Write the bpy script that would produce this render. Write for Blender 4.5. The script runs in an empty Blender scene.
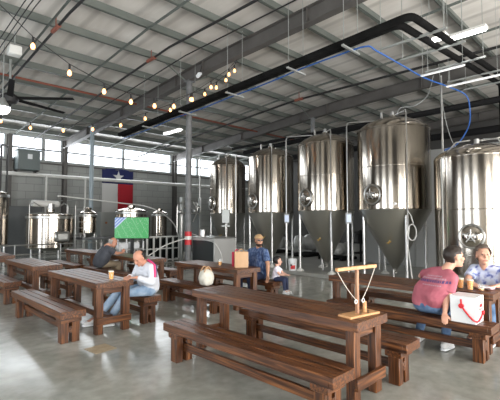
import bpy, bmesh, math, random
from mathutils import Vector, Matrix, noise
C = bpy.context.scene.collection
SC = bpy.context.scene
PI = math.pi
# ---------------------------------------------------------------- camera
YAW = math.radians(44.7); PITCH = math.atan(20/400); EYE = 1.68
cd = bpy.data.cameras.new('camera'); cam = bpy.data.objects.new('camera', cd); C.objects.link(cam)
cd.sensor_width = 36; cd.lens = 36*400/500; cd.clip_start = .05; cd.clip_end = 200
cam.location = (0, 0, EYE); cam.rotation_euler = (PI/2+PITCH, 0, -YAW)
SC.camera = cam
# ---------------------------------------------------------------- world, exposure
SC.view_settings.view_transform = 'Standard'; SC.view_settings.look = 'None'
SC.view_settings.gamma = 1; SC.view_settings.use_curve_mapping = False
SC.view_settings.exposure = 0.72
w = bpy.data.worlds.new('world'); SC.world = w; w.use_nodes = True
w.node_tree.nodes['Background'].inputs[0].default_value = (.86, .93, 1, 1)
w.node_tree.nodes['Background'].inputs[1].default_value = 2.5
# ---------------------------------------------------------------- daylight entering by the open bay doors and windows
def area(name, loc, rot, sx, sy, power, col=(1, .97, .93)):
    d = bpy.data.lights.new(name, 'AREA'); d.shape = 'RECTANGLE'; d.size = sx; d.size_y = sy
    d.energy = power; d.color = col
    o = bpy.data.objects.new(name, d); C.objects.link(o); o.location = loc; o.rotation_euler = rot
    return o
R = math.radians
for i, (x, p) in enumerate(((-1.5, 460), (4.5, 700), (10.5, 600), (16.5, 320))):      # bay doors of the front wall (towards -Y)
    area('bay_door_daylight', (x, -6.9, 2.4), (R(104), 0, 0), 3.9, 4.6, p, (1, .95, .89))
for i, (y, p) in enumerate(((0.0, 90), (6.0, 110), (12.5, 120))):                                # bay doors of the left wall (towards -X)
    area('side_door_daylight', (-5.9, y, 2.0), (R(104), 0, R(-90)), 2.4, 4.2, p, (.92, .96, 1))
area('window_daylight', (12, 23.15, 5.45), (R(-90), 0, 0), 20, 1.0, 380, (.92, .96, 1))

# ---------------------------------------------------------------- helpers
class M:
    def __init__(s, off=(0, 0, 0)):
        s.b = bmesh.new(); s.o = Vector(off)
    def _v(s, co): return s.b.verts.new(Vector(co)-s.o)
    def box(s, c, d, rz=0, rot=None, bev=0, slot=0):
        m = rot if rot is not None else Matrix.Rotation(rz, 3, 'Z')
        vs = []
        for x in (-.5, .5):
            for y in (-.5, .5):
                for z in (-.5, .5):
                    vs.append(s._v(Vector(c)+m @ Vector((x*d[0], y*d[1], z*d[2]))))
        fs = []
        for f in ((0, 1, 3, 2), (4, 6, 7, 5), (0, 4, 5, 1), (2, 3, 7, 6), (0, 2, 6, 4), (1, 5, 7, 3)):
            q = s.b.faces.new([vs[i] for i in f]); q.material_index = slot; fs.append(q)
        if bev:
            es = list({e for f in fs for e in f.edges})
            bmesh.ops.bevel(s.b, geom=es, offset=bev, segments=1, affect='EDGES', profile=.5, material=slot if slot else -1)
        return s
    def b2(s, x0, x1, y0, y1, z0, z1, bev=0, slot=0):
        return s.box(((x0+x1)/2, (y0+y1)/2, (z0+z1)/2), (x1-x0, y1-y0, z1-z0), bev=bev, slot=slot)
    def tube(s, pts, r, seg=10, caps=True, closed=False, slot=0):
        P_ = [Vector(p) for p in pts]; n = len(P_)
        rs = r if isinstance(r, (list, tuple)) else [r]*n
        rings = []; prev = None
        for i, p in enumerate(P_):
            if closed: t = (P_[(i+1) % n]-P_[i-1]).normalized()
            else: t = (P_[min(i+1, n-1)]-P_[max(i-1, 0)]).normalized()
            if prev is None:
                a = Vector((0, 0, 1)) if abs(t.z) < .9 else Vector((1, 0, 0)); u = (a-t*a.dot(t)).normalized()
            else: u = (prev-t*prev.dot(t)).normalized()
            prev = u; v = t.cross(u)
            rings.append([s._v(p+(u*math.cos(2*PI*k/seg)+v*math.sin(2*PI*k/seg))*rs[i]) for k in range(seg)])
        for i in range(n if closed else n-1):
            A, B = rings[i], rings[(i+1) % n]
            for k in range(seg):
                f = s.b.faces.new((A[k], A[(k+1) % seg], B[(k+1) % seg], B[k])); f.smooth = True; f.material_index = slot
        if caps and not closed:
            for q in (list(reversed(rings[0])), rings[-1]):
                f = s.b.faces.new(q); f.material_index = slot
        return s
    def cyl(s, p0, p1, r0, r1=None, seg=16, slot=0):
        return s.tube([p0, p1], [r0, r0 if r1 is None else r1], seg, slot=slot)
    def lathe(s, prof, c=(0, 0, 0), seg=32, slot=0, sharp=False):
        rings = []
        for r, z in prof:
            if r < 1e-5: rings.append([s._v((c[0], c[1], c[2]+z))])
            else: rings.append([s._v((c[0]+r*math.cos(2*PI*k/seg), c[1]+r*math.sin(2*PI*k/seg), c[2]+z)) for k in range(seg)])
        for A, B in zip(rings, rings[1:]):
            for k in range(seg):
                k2 = (k+1) % seg
                if len(A) == 1 and len(B) == 1: continue
                if len(A) == 1: q = (A[0], B[k2], B[k])
                elif len(B) == 1: q = (A[k], A[k2], B[0])
                else: q = (A[k], A[k2], B[k2], B[k])
                f = s.b.faces.new(q); f.smooth = not sharp; f.material_index = slot
        return s
    def ball(s, c, r, seg=14, ring=8, slot=0):
        rr = r if isinstance(r, (tuple, list)) else (r, r, r)
        m = Matrix.Translation(Vector(c)-s.o) @ Matrix.Diagonal((*rr, 1))
        g = bmesh.ops.create_uvsphere(s.b, u_segments=seg, v_segments=ring, radius=1, matrix=m)
        for v in g['verts']:
            for f in v.link_faces: f.smooth = True; f.material_index = slot
        return s
    def prism(s, pts, d, slot=0):
        """extrude closed polygon pts (3-D) by the vector d"""
        d = Vector(d); a = [s._v(p) for p in pts]; b = [s._v(Vector(p)+d) for p in pts]; n = len(a)
        for f in [list(reversed(a)), b]+[[a[i], a[(i+1) % n], b[(i+1) % n], b[i]] for i in range(n)]:
            q = s.b.faces.new(f); q.material_index = slot
        return s
    def build(s, name, mat, parent=None, **k):
        bmesh.ops.recalc_face_normals(s.b, faces=s.b.faces[:])
        me = bpy.data.meshes.new(name); s.b.to_mesh(me); s.b.free()
        for m in (mat if isinstance(mat, (list, tuple)) else [mat]): me.materials.append(m)
        try: me.set_sharp_from_angle(angle=R(40))
        except Exception: pass
        o = bpy.data.objects.new(name, me); C.objects.link(o)
        if parent is not None: o.parent = parent
        for a, v in k.items(): o[a] = v
        return o
def elbow(pts, rad=.2, n=5):
    out = [Vector(pts[0])]
    for a, b, c in zip(pts, pts[1:], pts[2:]):
        a, b, c = Vector(a), Vector(b), Vector(c); p = b+(a-b).normalized()*rad; q = b+(c-b).normalized()*rad
        for k in range(n+1):
            s = k/n; out.append(p*(1-s)**2+b*2*s*(1-s)+q*s*s)
    out.append(Vector(pts[-1])); return out
def thing(name, label, cat, loc=(0, 0, 0), rz=0, group=None):
    o = bpy.data.objects.new(name, None); C.objects.link(o); o.location = loc; o.rotation_euler = (0, 0, rz)
    o.empty_display_size = .1
    o['label'] = label; o['category'] = cat
    if group: o['group'] = group
    return o
def one(m, name, mat, label, cat, group=None, loc=None, rz=0):
    o = m.build(name, mat); o['label'] = label; o['category'] = cat
    if group: o['group'] = group
    if loc: o.location = loc
    if rz: o.rotation_euler = (0, 0, rz)
    return o
def struct(m, name, mat, loc=None):
    o = m.build(name, mat); o['kind'] = 'structure'
    if loc: o.location = loc
    return o
def copy_tree(o, parent=None):
    c = o.copy(); C.objects.link(c); c.parent = parent
    for ch in o.children: copy_tree(ch, c)
    return c

# ---------------------------------------------------------------- materials
def mat(name, col, rough=.6, metal=0, emis=None, es=0, **kw):
    m = bpy.data.materials.new(name); m.use_nodes = True; p = m.node_tree.nodes['Principled BSDF']
    p.inputs['Base Color'].default_value = (*col, 1); p.inputs['Roughness'].default_value = rough; p.inputs['Metallic'].default_value = metal
    if emis: p.inputs['Emission Color'].default_value = (*emis, 1); p.inputs['Emission Strength'].default_value = es
    for k, v in kw.items(): p.inputs[k.replace('_', ' ')].default_value = v
    return m
def nd(m, t, **k):
    n = m.node_tree.nodes.new(t)
    for a, v in k.items():
        if a in n.inputs: n.inputs[a].default_value = v
        else: setattr(n, a, v)
    return n
def lk(m, a, b): m.node_tree.links.new(a, b)
def coords(m, scale=(1, 1, 1), kind='Object'):
    t = nd(m, 'ShaderNodeTexCoord'); mp = nd(m, 'ShaderNodeMapping'); mp.inputs['Scale'].default_value = scale
    lk(m, t.outputs[kind], mp.inputs['Vector']); return mp.outputs[0]
def ramp(m, fac, stops):
    r = nd(m, 'ShaderNodeValToRGB'); e = r.color_ramp.elements
    while len(e) < len(stops): e.new(.5)
    for q, (p, c) in zip(e, stops): q.position = p; q.color = (*c, 1)
    lk(m, fac, r.inputs[0]); return r.outputs[0]
def noise_mat(name, stops, scale=(3, 3, 3), detail=5, rough=.7, rrange=None, bump=0, metal=0, dist=0, rnd=0, nscale=1.0, bdist=.01, **kw):
    m = mat(name, stops[0][1], rough, metal, **kw); p = m.node_tree.nodes['Principled BSDF']
    co = coords(m, scale)
    n = nd(m, 'ShaderNodeTexNoise', Scale=nscale, Detail=detail, Distortion=dist)
    if rnd:
        oi = nd(m, 'ShaderNodeObjectInfo'); mul = nd(m, 'ShaderNodeVectorMath', operation='MULTIPLY_ADD')
        mul.inputs[1].default_value = (1, 1, 1)
        sc = nd(m, 'ShaderNodeMath', operation='MULTIPLY'); sc.inputs[1].default_value = 37.0
        lk(m, oi.outputs['Random'], sc.inputs[0]); lk(m, co, mul.inputs[0]); lk(m, sc.outputs[0], mul.inputs[2]); co = mul.outputs[0]
    lk(m, co, n.inputs['Vector'])
    lk(m, ramp(m, n.outputs[0], stops), p.inputs['Base Color'])
    if rrange:
        mr = nd(m, 'ShaderNodeMapRange'); mr.inputs['From Min'].default_value = .3; mr.inputs['From Max'].default_value = .7
        mr.inputs['To Min'].default_value, mr.inputs['To Max'].default_value = rrange
        lk(m, n.outputs[0], mr.inputs[0]); lk(m, mr.outputs[0], p.inputs['Roughness'])
    if bump:
        b = nd(m, 'ShaderNodeBump', Strength=bump, Distance=bdist); lk(m, n.outputs[0], b.inputs['Height']); lk(m, b.outputs[0], p.inputs['Normal'])
    return m
WD = [(.30, (.020, .0060, .0016)), (.45, (.064, .0205, .0055)), (.56, (.125, .043, .012)), (.72, (.225, .086, .026))]
def wood(name, sc, st=WD, rr=(.30, .48)):
    return noise_mat(name, st, sc, detail=8, rrange=rr, bump=.35, dist=.6, rnd=1, bdist=.004)
W_Y = wood('stained_wood_long', (44, 2.2, 44)); W_Z = wood('stained_wood_post', (40, 40, 2.4)); W_X = wood('stained_wood_cross', (2.4, 40, 40))
LW = [(.3, (.42, .20, .08)), (.6, (.62, .34, .15)), (.8, (.72, .45, .22))]
W_L = wood('pale_pine', (20, 6, 20), LW, (.4, .55)); W_LZ = wood('pale_pine_post', (30, 30, 3), [(.3, (.22, .10, .05)), (.7, (.42, .22, .12))], (.4, .55))
def steel(name, col, r0, r1, sc=(9, 9, .35), aniso=0):
    m = mat(name, col, .2, 1); p = m.node_tree.nodes['Principled BSDF']
    n = nd(m, 'ShaderNodeTexNoise', Scale=1.0, Detail=4); lk(m, coords(m, sc), n.inputs['Vector'])
    mr = nd(m, 'ShaderNodeMapRange'); mr.inputs['To Min'].default_value = r0; mr.inputs['To Max'].default_value = r1
    lk(m, n.outputs[0], mr.inputs[0]); lk(m, mr.outputs[0], p.inputs['Roughness'])
    b = nd(m, 'ShaderNodeBump', Strength=.12, Distance=.01); lk(m, n.outputs[0], b.inputs['Height']); lk(m, b.outputs[0], p.inputs['Normal'])
    return m
ST = steel('tank_steel', (.43, .39, .34), .10, .19)
STC = steel('cone_steel', (.46, .45, .41), .30, .44, (4, 4, .6))
STP = steel('pipe_steel', (.48, .48, .47), .28, .42)
DKS = mat('dark_steel', (.06, .06, .06), .45, .7)
GREYP = mat('grey_plastic', (.30, .32, .33), .5)
WHT = mat('white_paint', (.75, .75, .72), .45); WHT2 = mat('white_plastic', (.82, .84, .86), .35)
BLK = mat('black_rubber', (.012, .012, .013), .6); BLKM = mat('black_matte', (.014, .014, .015), .9, Specular_IOR_Level=.15)
RED = mat('red_plastic', (.65, .02, .03), .35); REDP = mat('red_iron_primer', (.22, .065, .04), .6)
BLU = mat('blue_hose', (.02, .10, .36), .45)
BEAM = noise_mat('grey_primer_beam', [(.3, (.085, .08, .075)), (.7, (.12, .113, .107))], (2, 2, 2), rough=.55)
PURL = noise_mat('green_grey_primer', [(.3, (.10, .115, .105)), (.7, (.15, .165, .15))], (1, 1, 1), rough=.5)
COLM = noise_mat('grey_column_paint', [(.3, (.13, .135, .14)), (.7, (.19, .195, .20))], (2, 2, 6), rough=.5)
BLCOL = mat('pale_blue_paint', (.33, .40, .44), .4)
GALV = mat('galvanised', (.45, .47, .46), .4, .6)
ELEC = mat('transformer_grey', (.16, .19, .19), .5)
# floor: sealed, mottled concrete
FL = mat('polished_concrete', (.3, .3, .28), .25); p_ = FL.node_tree.nodes['Principled BSDF']
n1 = nd(FL, 'ShaderNodeTexNoise', Scale=.55, Detail=8, Roughness=.62, Distortion=.8); n2 = nd(FL, 'ShaderNodeTexNoise', Scale=7.0, Detail=5)
c_ = coords(FL); lk(FL, c_, n1.inputs['Vector']); lk(FL, c_, n2.inputs['Vector'])
mx = nd(FL, 'ShaderNodeMix', data_type='RGBA', blend_type='OVERLAY'); mx.inputs[0].default_value = .35
lk(FL, ramp(FL, n1.outputs[0], [(.3, (.24, .245, .215)), (.5, (.335, .34, .305)), (.7, (.44, .44, .40))]), mx.inputs[6]); lk(FL, n2.outputs[0], mx.inputs[7])
lk(FL, mx.outputs[2], p_.inputs['Base Color'])
mr = nd(FL, 'ShaderNodeMapRange'); mr.inputs['From Min'].default_value = .3; mr.inputs['From Max'].default_value = .7; mr.inputs['To Min'].default_value = .10; mr.inputs['To Max'].default_value = .26
lk(FL, n1.outputs[0], mr.inputs[0]); lk(FL, mr.outputs[0], p_.inputs['Roughness'])
# block wall
BW = mat('painted_block_wall', (.3, .3, .28), .75); p_ = BW.node_tree.nodes['Principled BSDF']
br = nd(BW, 'ShaderNodeTexBrick', Scale=1.0); br.inputs['Color1'].default_value = (.40, .41, .395, 1); br.inputs['Color2'].default_value = (.34, .35, .335, 1)
br.inputs['Mortar'].default_value = (.24, .245, .235, 1); br.inputs['Mortar Size'].default_value = .012; br.inputs['Brick Width'].default_value = .8; br.inputs['Row Height'].default_value = .4
tc = nd(BW, 'ShaderNodeTexCoord'); sx = nd(BW, 'ShaderNodeSeparateXYZ'); cx = nd(BW, 'ShaderNodeCombineXYZ')
lk(BW, tc.outputs['Object'], sx.inputs[0]); lk(BW, sx.outputs[0], cx.inputs[0]); lk(BW, sx.outputs[2], cx.inputs[1]); lk(BW, cx.outputs[0], br.inputs['Vector']); lk(BW, br.outputs[0], p_.inputs['Base Color'])
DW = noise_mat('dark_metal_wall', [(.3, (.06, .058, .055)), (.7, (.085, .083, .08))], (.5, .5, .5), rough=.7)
SW = noise_mat('grey_metal_wall', [(.3, (.40, .385, .355)), (.7, (.50, .48, .44))], (.5, .5, .5), rough=.7)
# roof: white-faced insulation with faint seams and sag between the purlins
RF = mat('roof_insulation', (.6, .58, .55), .6); p_ = RF.node_tree.nodes['Principled BSDF']
n1 = nd(RF, 'ShaderNodeTexNoise', Scale=1.0, Detail=4); lk(RF, coords(RF, (2.2, .5, 1)), n1.inputs['Vector'])
wv = nd(RF, 'ShaderNodeTexWave', Scale=.35, Distortion=.6); wv.bands_direction = 'X'; lk(RF, coords(RF), wv.inputs['Vector'])
mx = nd(RF, 'ShaderNodeMix', data_type='RGBA', blend_type='MULTIPLY'); mx.inputs[0].default_value = .5
lk(RF, ramp(RF, n1.outputs[0], [(.3, (.60, .57, .53)), (.7, (.76, .735, .695))]), mx.inputs[6]); lk(RF, ramp(RF, wv.outputs[0], [(0, (.55, .55, .55)), (.15, (1, 1, 1))]), mx.inputs[7])
lk(RF, mx.outputs[2], p_.inputs['Base Color'])
b_ = nd(RF, 'ShaderNodeBump', Strength=.6, Distance=.05); lk(RF, n1.outputs[0], b_.inputs['Height']); lk(RF, b_.outputs[0], p_.inputs['Normal'])
# window pane: thin glass
GL = bpy.data.materials.new('window_glass'); GL.use_nodes = True; nt = GL.node_tree; nt.nodes.remove(nt.nodes['Principled BSDF'])
a_ = nt.nodes.new('ShaderNodeBsdfTransparent'); g_ = nt.nodes.new('ShaderNodeBsdfGlossy'); g_.inputs['Roughness'].default_value = .05; s_ = nt.nodes.new('ShaderNodeMixShader'); s_.inputs[0].default_value = .06
nt.links.new(a_.outputs[0], s_.inputs[1]); nt.links.new(g_.outputs[0], s_.inputs[2]); nt.links.new(s_.outputs[0], nt.nodes['Material Output'].inputs[0])
def glassy(name, col, rough=.05, alpha=.35):
    m = mat(name, col, rough); m.node_tree.nodes['Principled BSDF'].inputs['Alpha'].default_value = alpha; return m
GLASS = glassy('clear_cup', (.8, .85, .85), .06, .10)
BEER = mat('amber_beer', (.85, .36, .03), .2)
FOAM = mat('beer_foam', (.9, .82, .62), .7)
KRAFT = noise_mat('kraft_paper', [(.3, (.50, .31, .17)), (.7, (.62, .40, .24))], (6, 6, 2), rough=.8, bump=.3)
CANV = noise_mat('cream_canvas', [(.3, (.62, .60, .52)), (.7, (.80, .78, .70))], (8, 8, 8), rough=.85, bump=.5, bdist=.03)

# ================================================================ THE BUILDING
X0, X1, Y0, Y1 = -6.0, 24.0, -7.0, 23.3
def roofz(y): return 7.13-(y-10)*.0755 if y > 10 else 7.13+(10-y)*.03      # top of the rafters
m = M(); m.b2(X0-.3, X1+.3, Y0-.3, Y1+.3, -.2, 0); struct(m, 'floor', FL)
m = M(); m.b2(9.7, 23.9, .6, 15.2, .0, .1, bev=.012); struct(m, 'trim_1', noise_mat('plinth_concrete', [(.3, (.26, .265, .25)), (.7, (.40, .40, .375))], (1.2, 1.2, 1.2), rough=.4))
wins = []; 
sill, head = 4.90, 6.16
# back wall with a clerestory strip of openings
m = M(); m.b2(X0, X1, Y1, Y1+.25, 0, sill); m.b2(X0, X1, Y1, Y1+.25, head, 6.4)
xs = [(-6, 5.3), (6.0, 7.15), (7.35, 8.2), (8.42, 14.6), (15.9, 19.4), (19.6, 23.0)]
xs = [(-5.8, -1.0), (-.94, 5.4), (5.7, 7.2), (7.28, 8.2), (8.4, 11.9), (11.96, 15.45), (15.75, 17.7), (17.78, 19.8), (19.9, 23.6)]
prev = X0
for a, b in xs:
    m.b2(prev, a, Y1, Y1+.25, sill, head); prev = b
m.b2(prev, X1, Y1, Y1+.25, sill, head)
struct(m, 'wall_back', BW)
for i, (a, b) in enumerate(xs):
    f = M(); t = .045
    f.b2(a, b, Y1+.06, Y1+.12, sill, sill+t); f.b2(a, b, Y1+.06, Y1+.12, head-t, head); f.b2(a, a+t, Y1+.06, Y1+.12, sill+t, head-t); f.b2(b-t, b, Y1+.06, Y1+.12, sill+t, head-t)
    o = struct(f, 'window_%d' % (i+1), GREYP)
    M().b2(a+t, b-t, Y1+.085, Y1+.09, sill+t, head-t).build('pane', GL, o)
m = M()
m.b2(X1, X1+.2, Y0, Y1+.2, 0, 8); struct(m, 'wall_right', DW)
m = M()
for a, b in ((Y0-.2, -1.8), (1.8, 4.2), (7.8, 10.7), (14.3, Y1+.2)): m.b2(X0-.2, X0, a, b, 0, 8)
m.b2(X0-.2, X0, Y0-.2, Y1+.2, 4.0, 8.0); struct(m, 'wall_left', SW)
m = M()
for a, b in ((X0, -3.4), (.4, 2.6), (6.4, 8.6), (12.4, 14.6), (18.4, X1)): m.b2(a, b, Y0-.2, Y0, 0, 4.0)
m.b2(X0, X1, Y0-.2, Y0, 4.0, 8); struct(m, 'wall_front', SW)
# ceiling deck lying on the purlins
m = M(); PD = .25
for a, b in ((Y0-.3, 10), (10, Y1+.3)):
    za, zb = roofz(a)+PD, roofz(b)+PD
    m.prism([(X0-.3, a, za), (X0-.3, b, zb), (X0-.3, b, zb+.12), (X0-.3, a, za+.12)], (X1-X0+.6, 0, 0))
struct(m, 'ceiling', RF)
# purlins: Z sections, parallel to the back wall
y = 11.54-1.55*12; k = 0
while y < Y1-.2:
    z = roofz(y); m = M()
    m.b2(X0, X1, y-.006, y+.006, z, z+PD); m.b2(X0, X1, y-.095, y+.006, z, z+.008); m.b2(X0, X1, y, y+.075, z+PD-.01, z+PD-.002)
    m.b2(X0, X1, y-.098, y-.090, z, z+.028)
    struct(m, 'roof_purlin', PURL); y += 1.55
# rafters: deep I beams that follow the roof
def rafter(x, name='roof_rafter'):
    m = M()
    for a, b in ((Y0, 10), (10, Y1)):
        za, zb = roofz(a)-.003, roofz(b)-.003
        for dx, t0, t1 in ((.006, 0, .44), (.12, 0, .018), (.12, .425, .443)):
            m.prism([(x-dx, a, za-t1), (x-dx, b, zb-t1), (x-dx, b, zb-t0), (x-dx, a, za-t0)], (2*dx, 0, 0))
    for yy in (2.0, 6.2, 10.6, 12.2, 16.4, 20):
        z = roofz(yy); m.b2(x-.11, x+.11, yy-.006, yy+.006, z-.43, z-.02)
    return struct(m, name, BEAM)
for x in (.5, 8.3, 15.6, 22.9): rafter(x)
def pipe_col(x, y, r, zt, name='steel_column', mt=COLM):
    m = M(); m.cyl((x, y, 0), (x, y, zt), r, seg=24); m.box((x, y, .012), (.4, .4, .024)); m.box((x, y, zt), (.3, .3, .03))
    for q in (-.15, .15):
        for s in (-.15, .15): m.cyl((x+q, y+s, .02), (x+q, y+s, .06), .015, seg=6)
    return struct(m, name, mt)
pipe_col(8.3, 11.45, .105, roofz(11.45)-.44); pipe_col(15.6, 11.45, .105, roofz(11.45)-.44)
pipe_col(8.15, 19.2, .10, roofz(19.2)-.2, 'steel_column', BLCOL)
for x in (8.3, 15.6, 5.55):          # wall columns, H section
    m = M(); yc = Y1-.16; m.b2(x-.1, x+.1, yc-.15, yc-.138, 0, 6.1); m.b2(x-.1, x+.1, yc+.138, yc+.15, 0, 6.1); m.b2(x-.006, x+.006, yc-.14, yc+.14, 0, 6.1)
    struct(m, 'wall_column', BEAM)
# knee braces fly from rafter to purlin around the inner columns
for x in (8.3, 15.6):
    for sx_ in (-1, 1):
        for yy in (11.54,):
            z = roofz(yy); m = M(); m.tube([(x+sx_*.05, yy, z-.42), (x+sx_*.95, yy, z+.03)], .028, 6); struct(m, 'roof_brace', PURL)
# girts and sag straps
for z in (5.45, 4.72):
    m = M(); m.b2(X0, X1, Y1-.11, Y1-.03, z, z+.07); struct(m, 'wall_girt', BEAM)
for x in (3.6, 5.75, 10.9, 13.2, 18.2, 20.6):
    m = M()
    for a, b in ((-4, 10), (10, Y1-.1)):
        m.prism([(x-.03, a, roofz(a)-.02), (x-.03, b, roofz(b)-.02), (x-.03, b, roofz(b)-.006), (x-.03, a, roofz(a)-.006)], (.06, 0, 0))
        m.prism([(x-.005, a, roofz(a)-.07), (x-.005, b, roofz(b)-.07), (x-.005, b, roofz(b)-.006), (x-.005, a, roofz(a)-.006)], (.01, 0, 0))
    struct(m, 'roof_strap', PURL)
# cold room behind the fermenters and its door
m = M(); m.b2(13.5, 17.2, 1.0, 7.7, .1, 4.0, bev=.02)
for yy in (2.1, 3.3, 4.5, 5.7, 6.9): m.b2(13.47, 13.5, yy-.012, yy+.012, .1, 4.0)
one(m, 'cold_room', noise_mat('cold_room_panel', [(.3, (.30, .31, .31)), (.7, (.36, .37, .36))], (.6, .6, .6), rough=.5), 'pale grey panelled cold room standing behind the large tanks', 'cold room')

# ================================================================ PICNIC TABLES AND BENCHES
def table(x0, x1, y0, y1, label):
    L = y1-y0; Wd = x1-x0; t = thing('picnic_table', label, 'table', ((x0+x1)/2, y0, 0), group=None)
    m = M(); n = 5; g = .011; bw = (Wd-g*(n-1))/n
    for i in range(n):
        xa = -Wd/2+i*(bw+g); m.b2(xa, xa+bw, 0.03, L-.03, .715, .76, bev=.004)
    m.b2(-Wd/2, Wd/2, 0, .04, .67, .758, bev=.004); m.b2(-Wd/2, Wd/2, L-.04, L, .67, .758, bev=.004)
    m.b2(-Wd/2-.002, -Wd/2+.038, .04, L-.04, .67, .757, bev=.003); m.b2(Wd/2-.038, Wd/2+.002, .04, L-.04, .67, .757, bev=.003)
    m.build('tabletop', W_Y, t)
    for ye in (.10, L-.10):
        for s in (-1, 1):
            M().b2(min(s*(Wd/2-.03), s*(Wd/2-.14)), max(s*(Wd/2-.03), s*(Wd/2-.14)), ye-.045, ye+.045, 0, .67, bev=.005).build('leg', W_Z, t)
        s = -1 if ye < 1 else 1
        M().b2(-Wd/2+.02, Wd/2-.02, ye+s*.047, ye+s*.085, .14, .245, bev=.004).build('crosspiece', W_X, t)
        M().b2(-Wd/2+.145, Wd/2-.145, ye-.02, ye+.02, .58, .67, bev=.004).build('upper_rail', W_X, t)
    M().b2(-.045, .045, .16, L-.16, .15, .24, bev=.004).build('stretcher', W_Y, t)
    return t
def bench(x0, x1, y0, y1, label, h=.445):
    L = y1-y0; Wd = x1-x0; t = thing('wooden_bench', label, 'bench', ((x0+x1)/2, y0, 0))
    m = M(); g = .010; n = 3; bw = (Wd-g*(n-1))/n
    for i in range(n):
        xa = -Wd/2+i*(bw+g); m.b2(xa, xa+bw, .03, L-.03, h-.04, h, bev=.004)
    m.b2(-Wd/2, Wd/2, 0, .04, h-.095, h-.002, bev=.004); m.b2(-Wd/2, Wd/2, L-.04, L, h-.095, h-.002, bev=.004)
    m.b2(-Wd/2-.002, -Wd/2+.036, .04, L-.04, h-.095, h-.003, bev=.003); m.b2(Wd/2-.036, Wd/2+.002, .04, L-.04, h-.095, h-.003, bev=.003)
    m.build('seat', W_Y, t)
    for ye in (.16, L-.16):
        M().b2(-Wd/2+.03, Wd/2-.03, ye-.09, ye+.09, h-.165, h-.096, bev=.004).build('bolster', W_X, t)
        for s in (-1, 1):
            M().b2(min(s*.022, s*(Wd/2-.045)), max(s*.022, s*(Wd/2-.045)), ye-.06, ye+.06, 0, h-.166, bev=.005).build('leg', W_Z, t)
    M().b2(-.02, .02, .1, L-.1, .13, .22, bev=.003).build('stretcher', W_Y, t)
    return t
tabs = [
 (3.23, 3.80, 1.90, 4.36, 'nearest dark-stained picnic table, holding the ring toss game'),
 (2.53, 3.12, 5.72, 7.77, 'weathered picnic table with one full beer cup, beside the man in the white jersey'),
 (2.55, 3.12, 8.67, 10.7, 'empty weathered picnic table directly behind the one with the single beer cup'),
 (2.45, 3.05, 11.85, 13.9, 'picnic table cut by the left edge of the photo, furthest back on the left'),
 (5.66, 6.26, 1.44, 3.86, 'dark picnic table between the man in the pink shirt and the woman'),
 (5.06, 5.68, 5.45, 7.48, 'dark picnic table carrying the brown paper bag, in front of the man in the cap'),
 (4.86, 5.42, 8.35, 10.6, 'dark picnic table at which the grey-haired man in the dark shirt leans'),
 (4.75, 5.3, 11.1, 13.1, 'dark empty picnic table behind the grey-haired man, near the brew kettle')]
for a in tabs: table(*a)
bens = [
 (2.70, 3.02, 1.81, 4.22, 'long bench nearest the camera, in front of the ring toss table'),
 (3.93, 4.25, 1.77, 4.20, 'bench on the far side of the ring toss table'),
 (2.00, 2.34, 5.60, 7.95, 'worn greyish bench in front of the weathered table with the beer cup'),
 (3.33, 3.65, 5.76, 7.90, 'bench the man in the white jersey sits on'),
 (2.14, 2.46, 9.03, 11.0, 'short-looking bench at the left edge, in front of the empty weathered table'),
 (3.27, 3.59, 8.80, 10.8, 'bench behind the empty weathered table, on its far side'),
 (3.30, 3.62, 11.9, 13.9, 'bench behind the furthest left picnic table'),
 (5.24, 5.56, 1.36, 3.62, 'bench the man in the pink shirt sits on, with the white box beside him'),
 (6.40, 6.72, 1.36, 3.80, 'bench the woman in the pale blue blouse sits on'),
 (4.58, 4.90, 5.50, 7.35, 'bench carrying the cream tote bag'),
 (5.94, 6.26, 5.36, 7.40, 'bench the little girl and the man in the cap sit on'),
 (4.40, 4.72, 8.55, 10.8, 'bench the grey-haired man in the dark shirt sits on'),
 (5.56, 5.88, 8.40, 10.6, 'empty bench on the far side of the grey-haired man\'s table'),
 (4.28, 4.60, 11.1, 13.1, 'bench in front of the table near the brew kettle'),
 (5.46, 5.78, 11.5, 13.1, 'bench on the far side of the table near the brew kettle')]
for a in bens: bench(*a)

# ================================================================ FERMENTERS
def manway(parent, r_t, z, ang, rad=.24, spokes=5):
    """round hatch on the shell, facing direction ang"""
    d = Vector((math.cos(ang), math.sin(ang), 0)); s = Vector((-d.y, d.x, 0)); u = Vector((0, 0, 1))
    c = d*(r_t+.012)+Vector((0, 0, z))
    ring = [c+s*rad*math.cos(2*PI*k/28)+u*rad*math.sin(2*PI*k/28)*1.05+d*.03 for k in range(28)]
    f = M().tube(ring, .022, 8, closed=True).build('manway_frame', STP, parent)
    m = M(); n = 24; prof = [(.0, .085), (.1*rad/.24, .078), (.17*rad/.24, .055), (.215*rad/.24, .02), (.215*rad/.24, -.03)]
    rings = []
    for rr, dd in prof:
        rings.append([m._v(c+d*dd+(s*math.cos(2*PI*k/n)+u*math.sin(2*PI*k/n)*1.05)*max(rr, .001)) for k in range(n)])
    for A, B in zip(rings, rings[1:]):
        for k in range(n): q = m.b.faces.new((A[k], A[(k+1) % n], B[(k+1) % n], B[k])); q.smooth = True
    door = m.build('manway_door', ST, f)
    m = M(); hub = c+d*.13
    m.tube([c+d*.07, hub], .02, 8)
    for k in range(spokes):
        a = 2*PI*k/spokes+.3; e = hub+(s*math.cos(a)+u*math.sin(a))*rad*.62; m.tube([hub, e], .013, 6)
    m.tube([hub+(s*math.cos(2*PI*k/20)+u*math.sin(2*PI*k/20))*rad*.34 for k in range(20)], .010, 6, closed=True)
    m.build('hand_wheel', STP, f)
    return f
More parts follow.
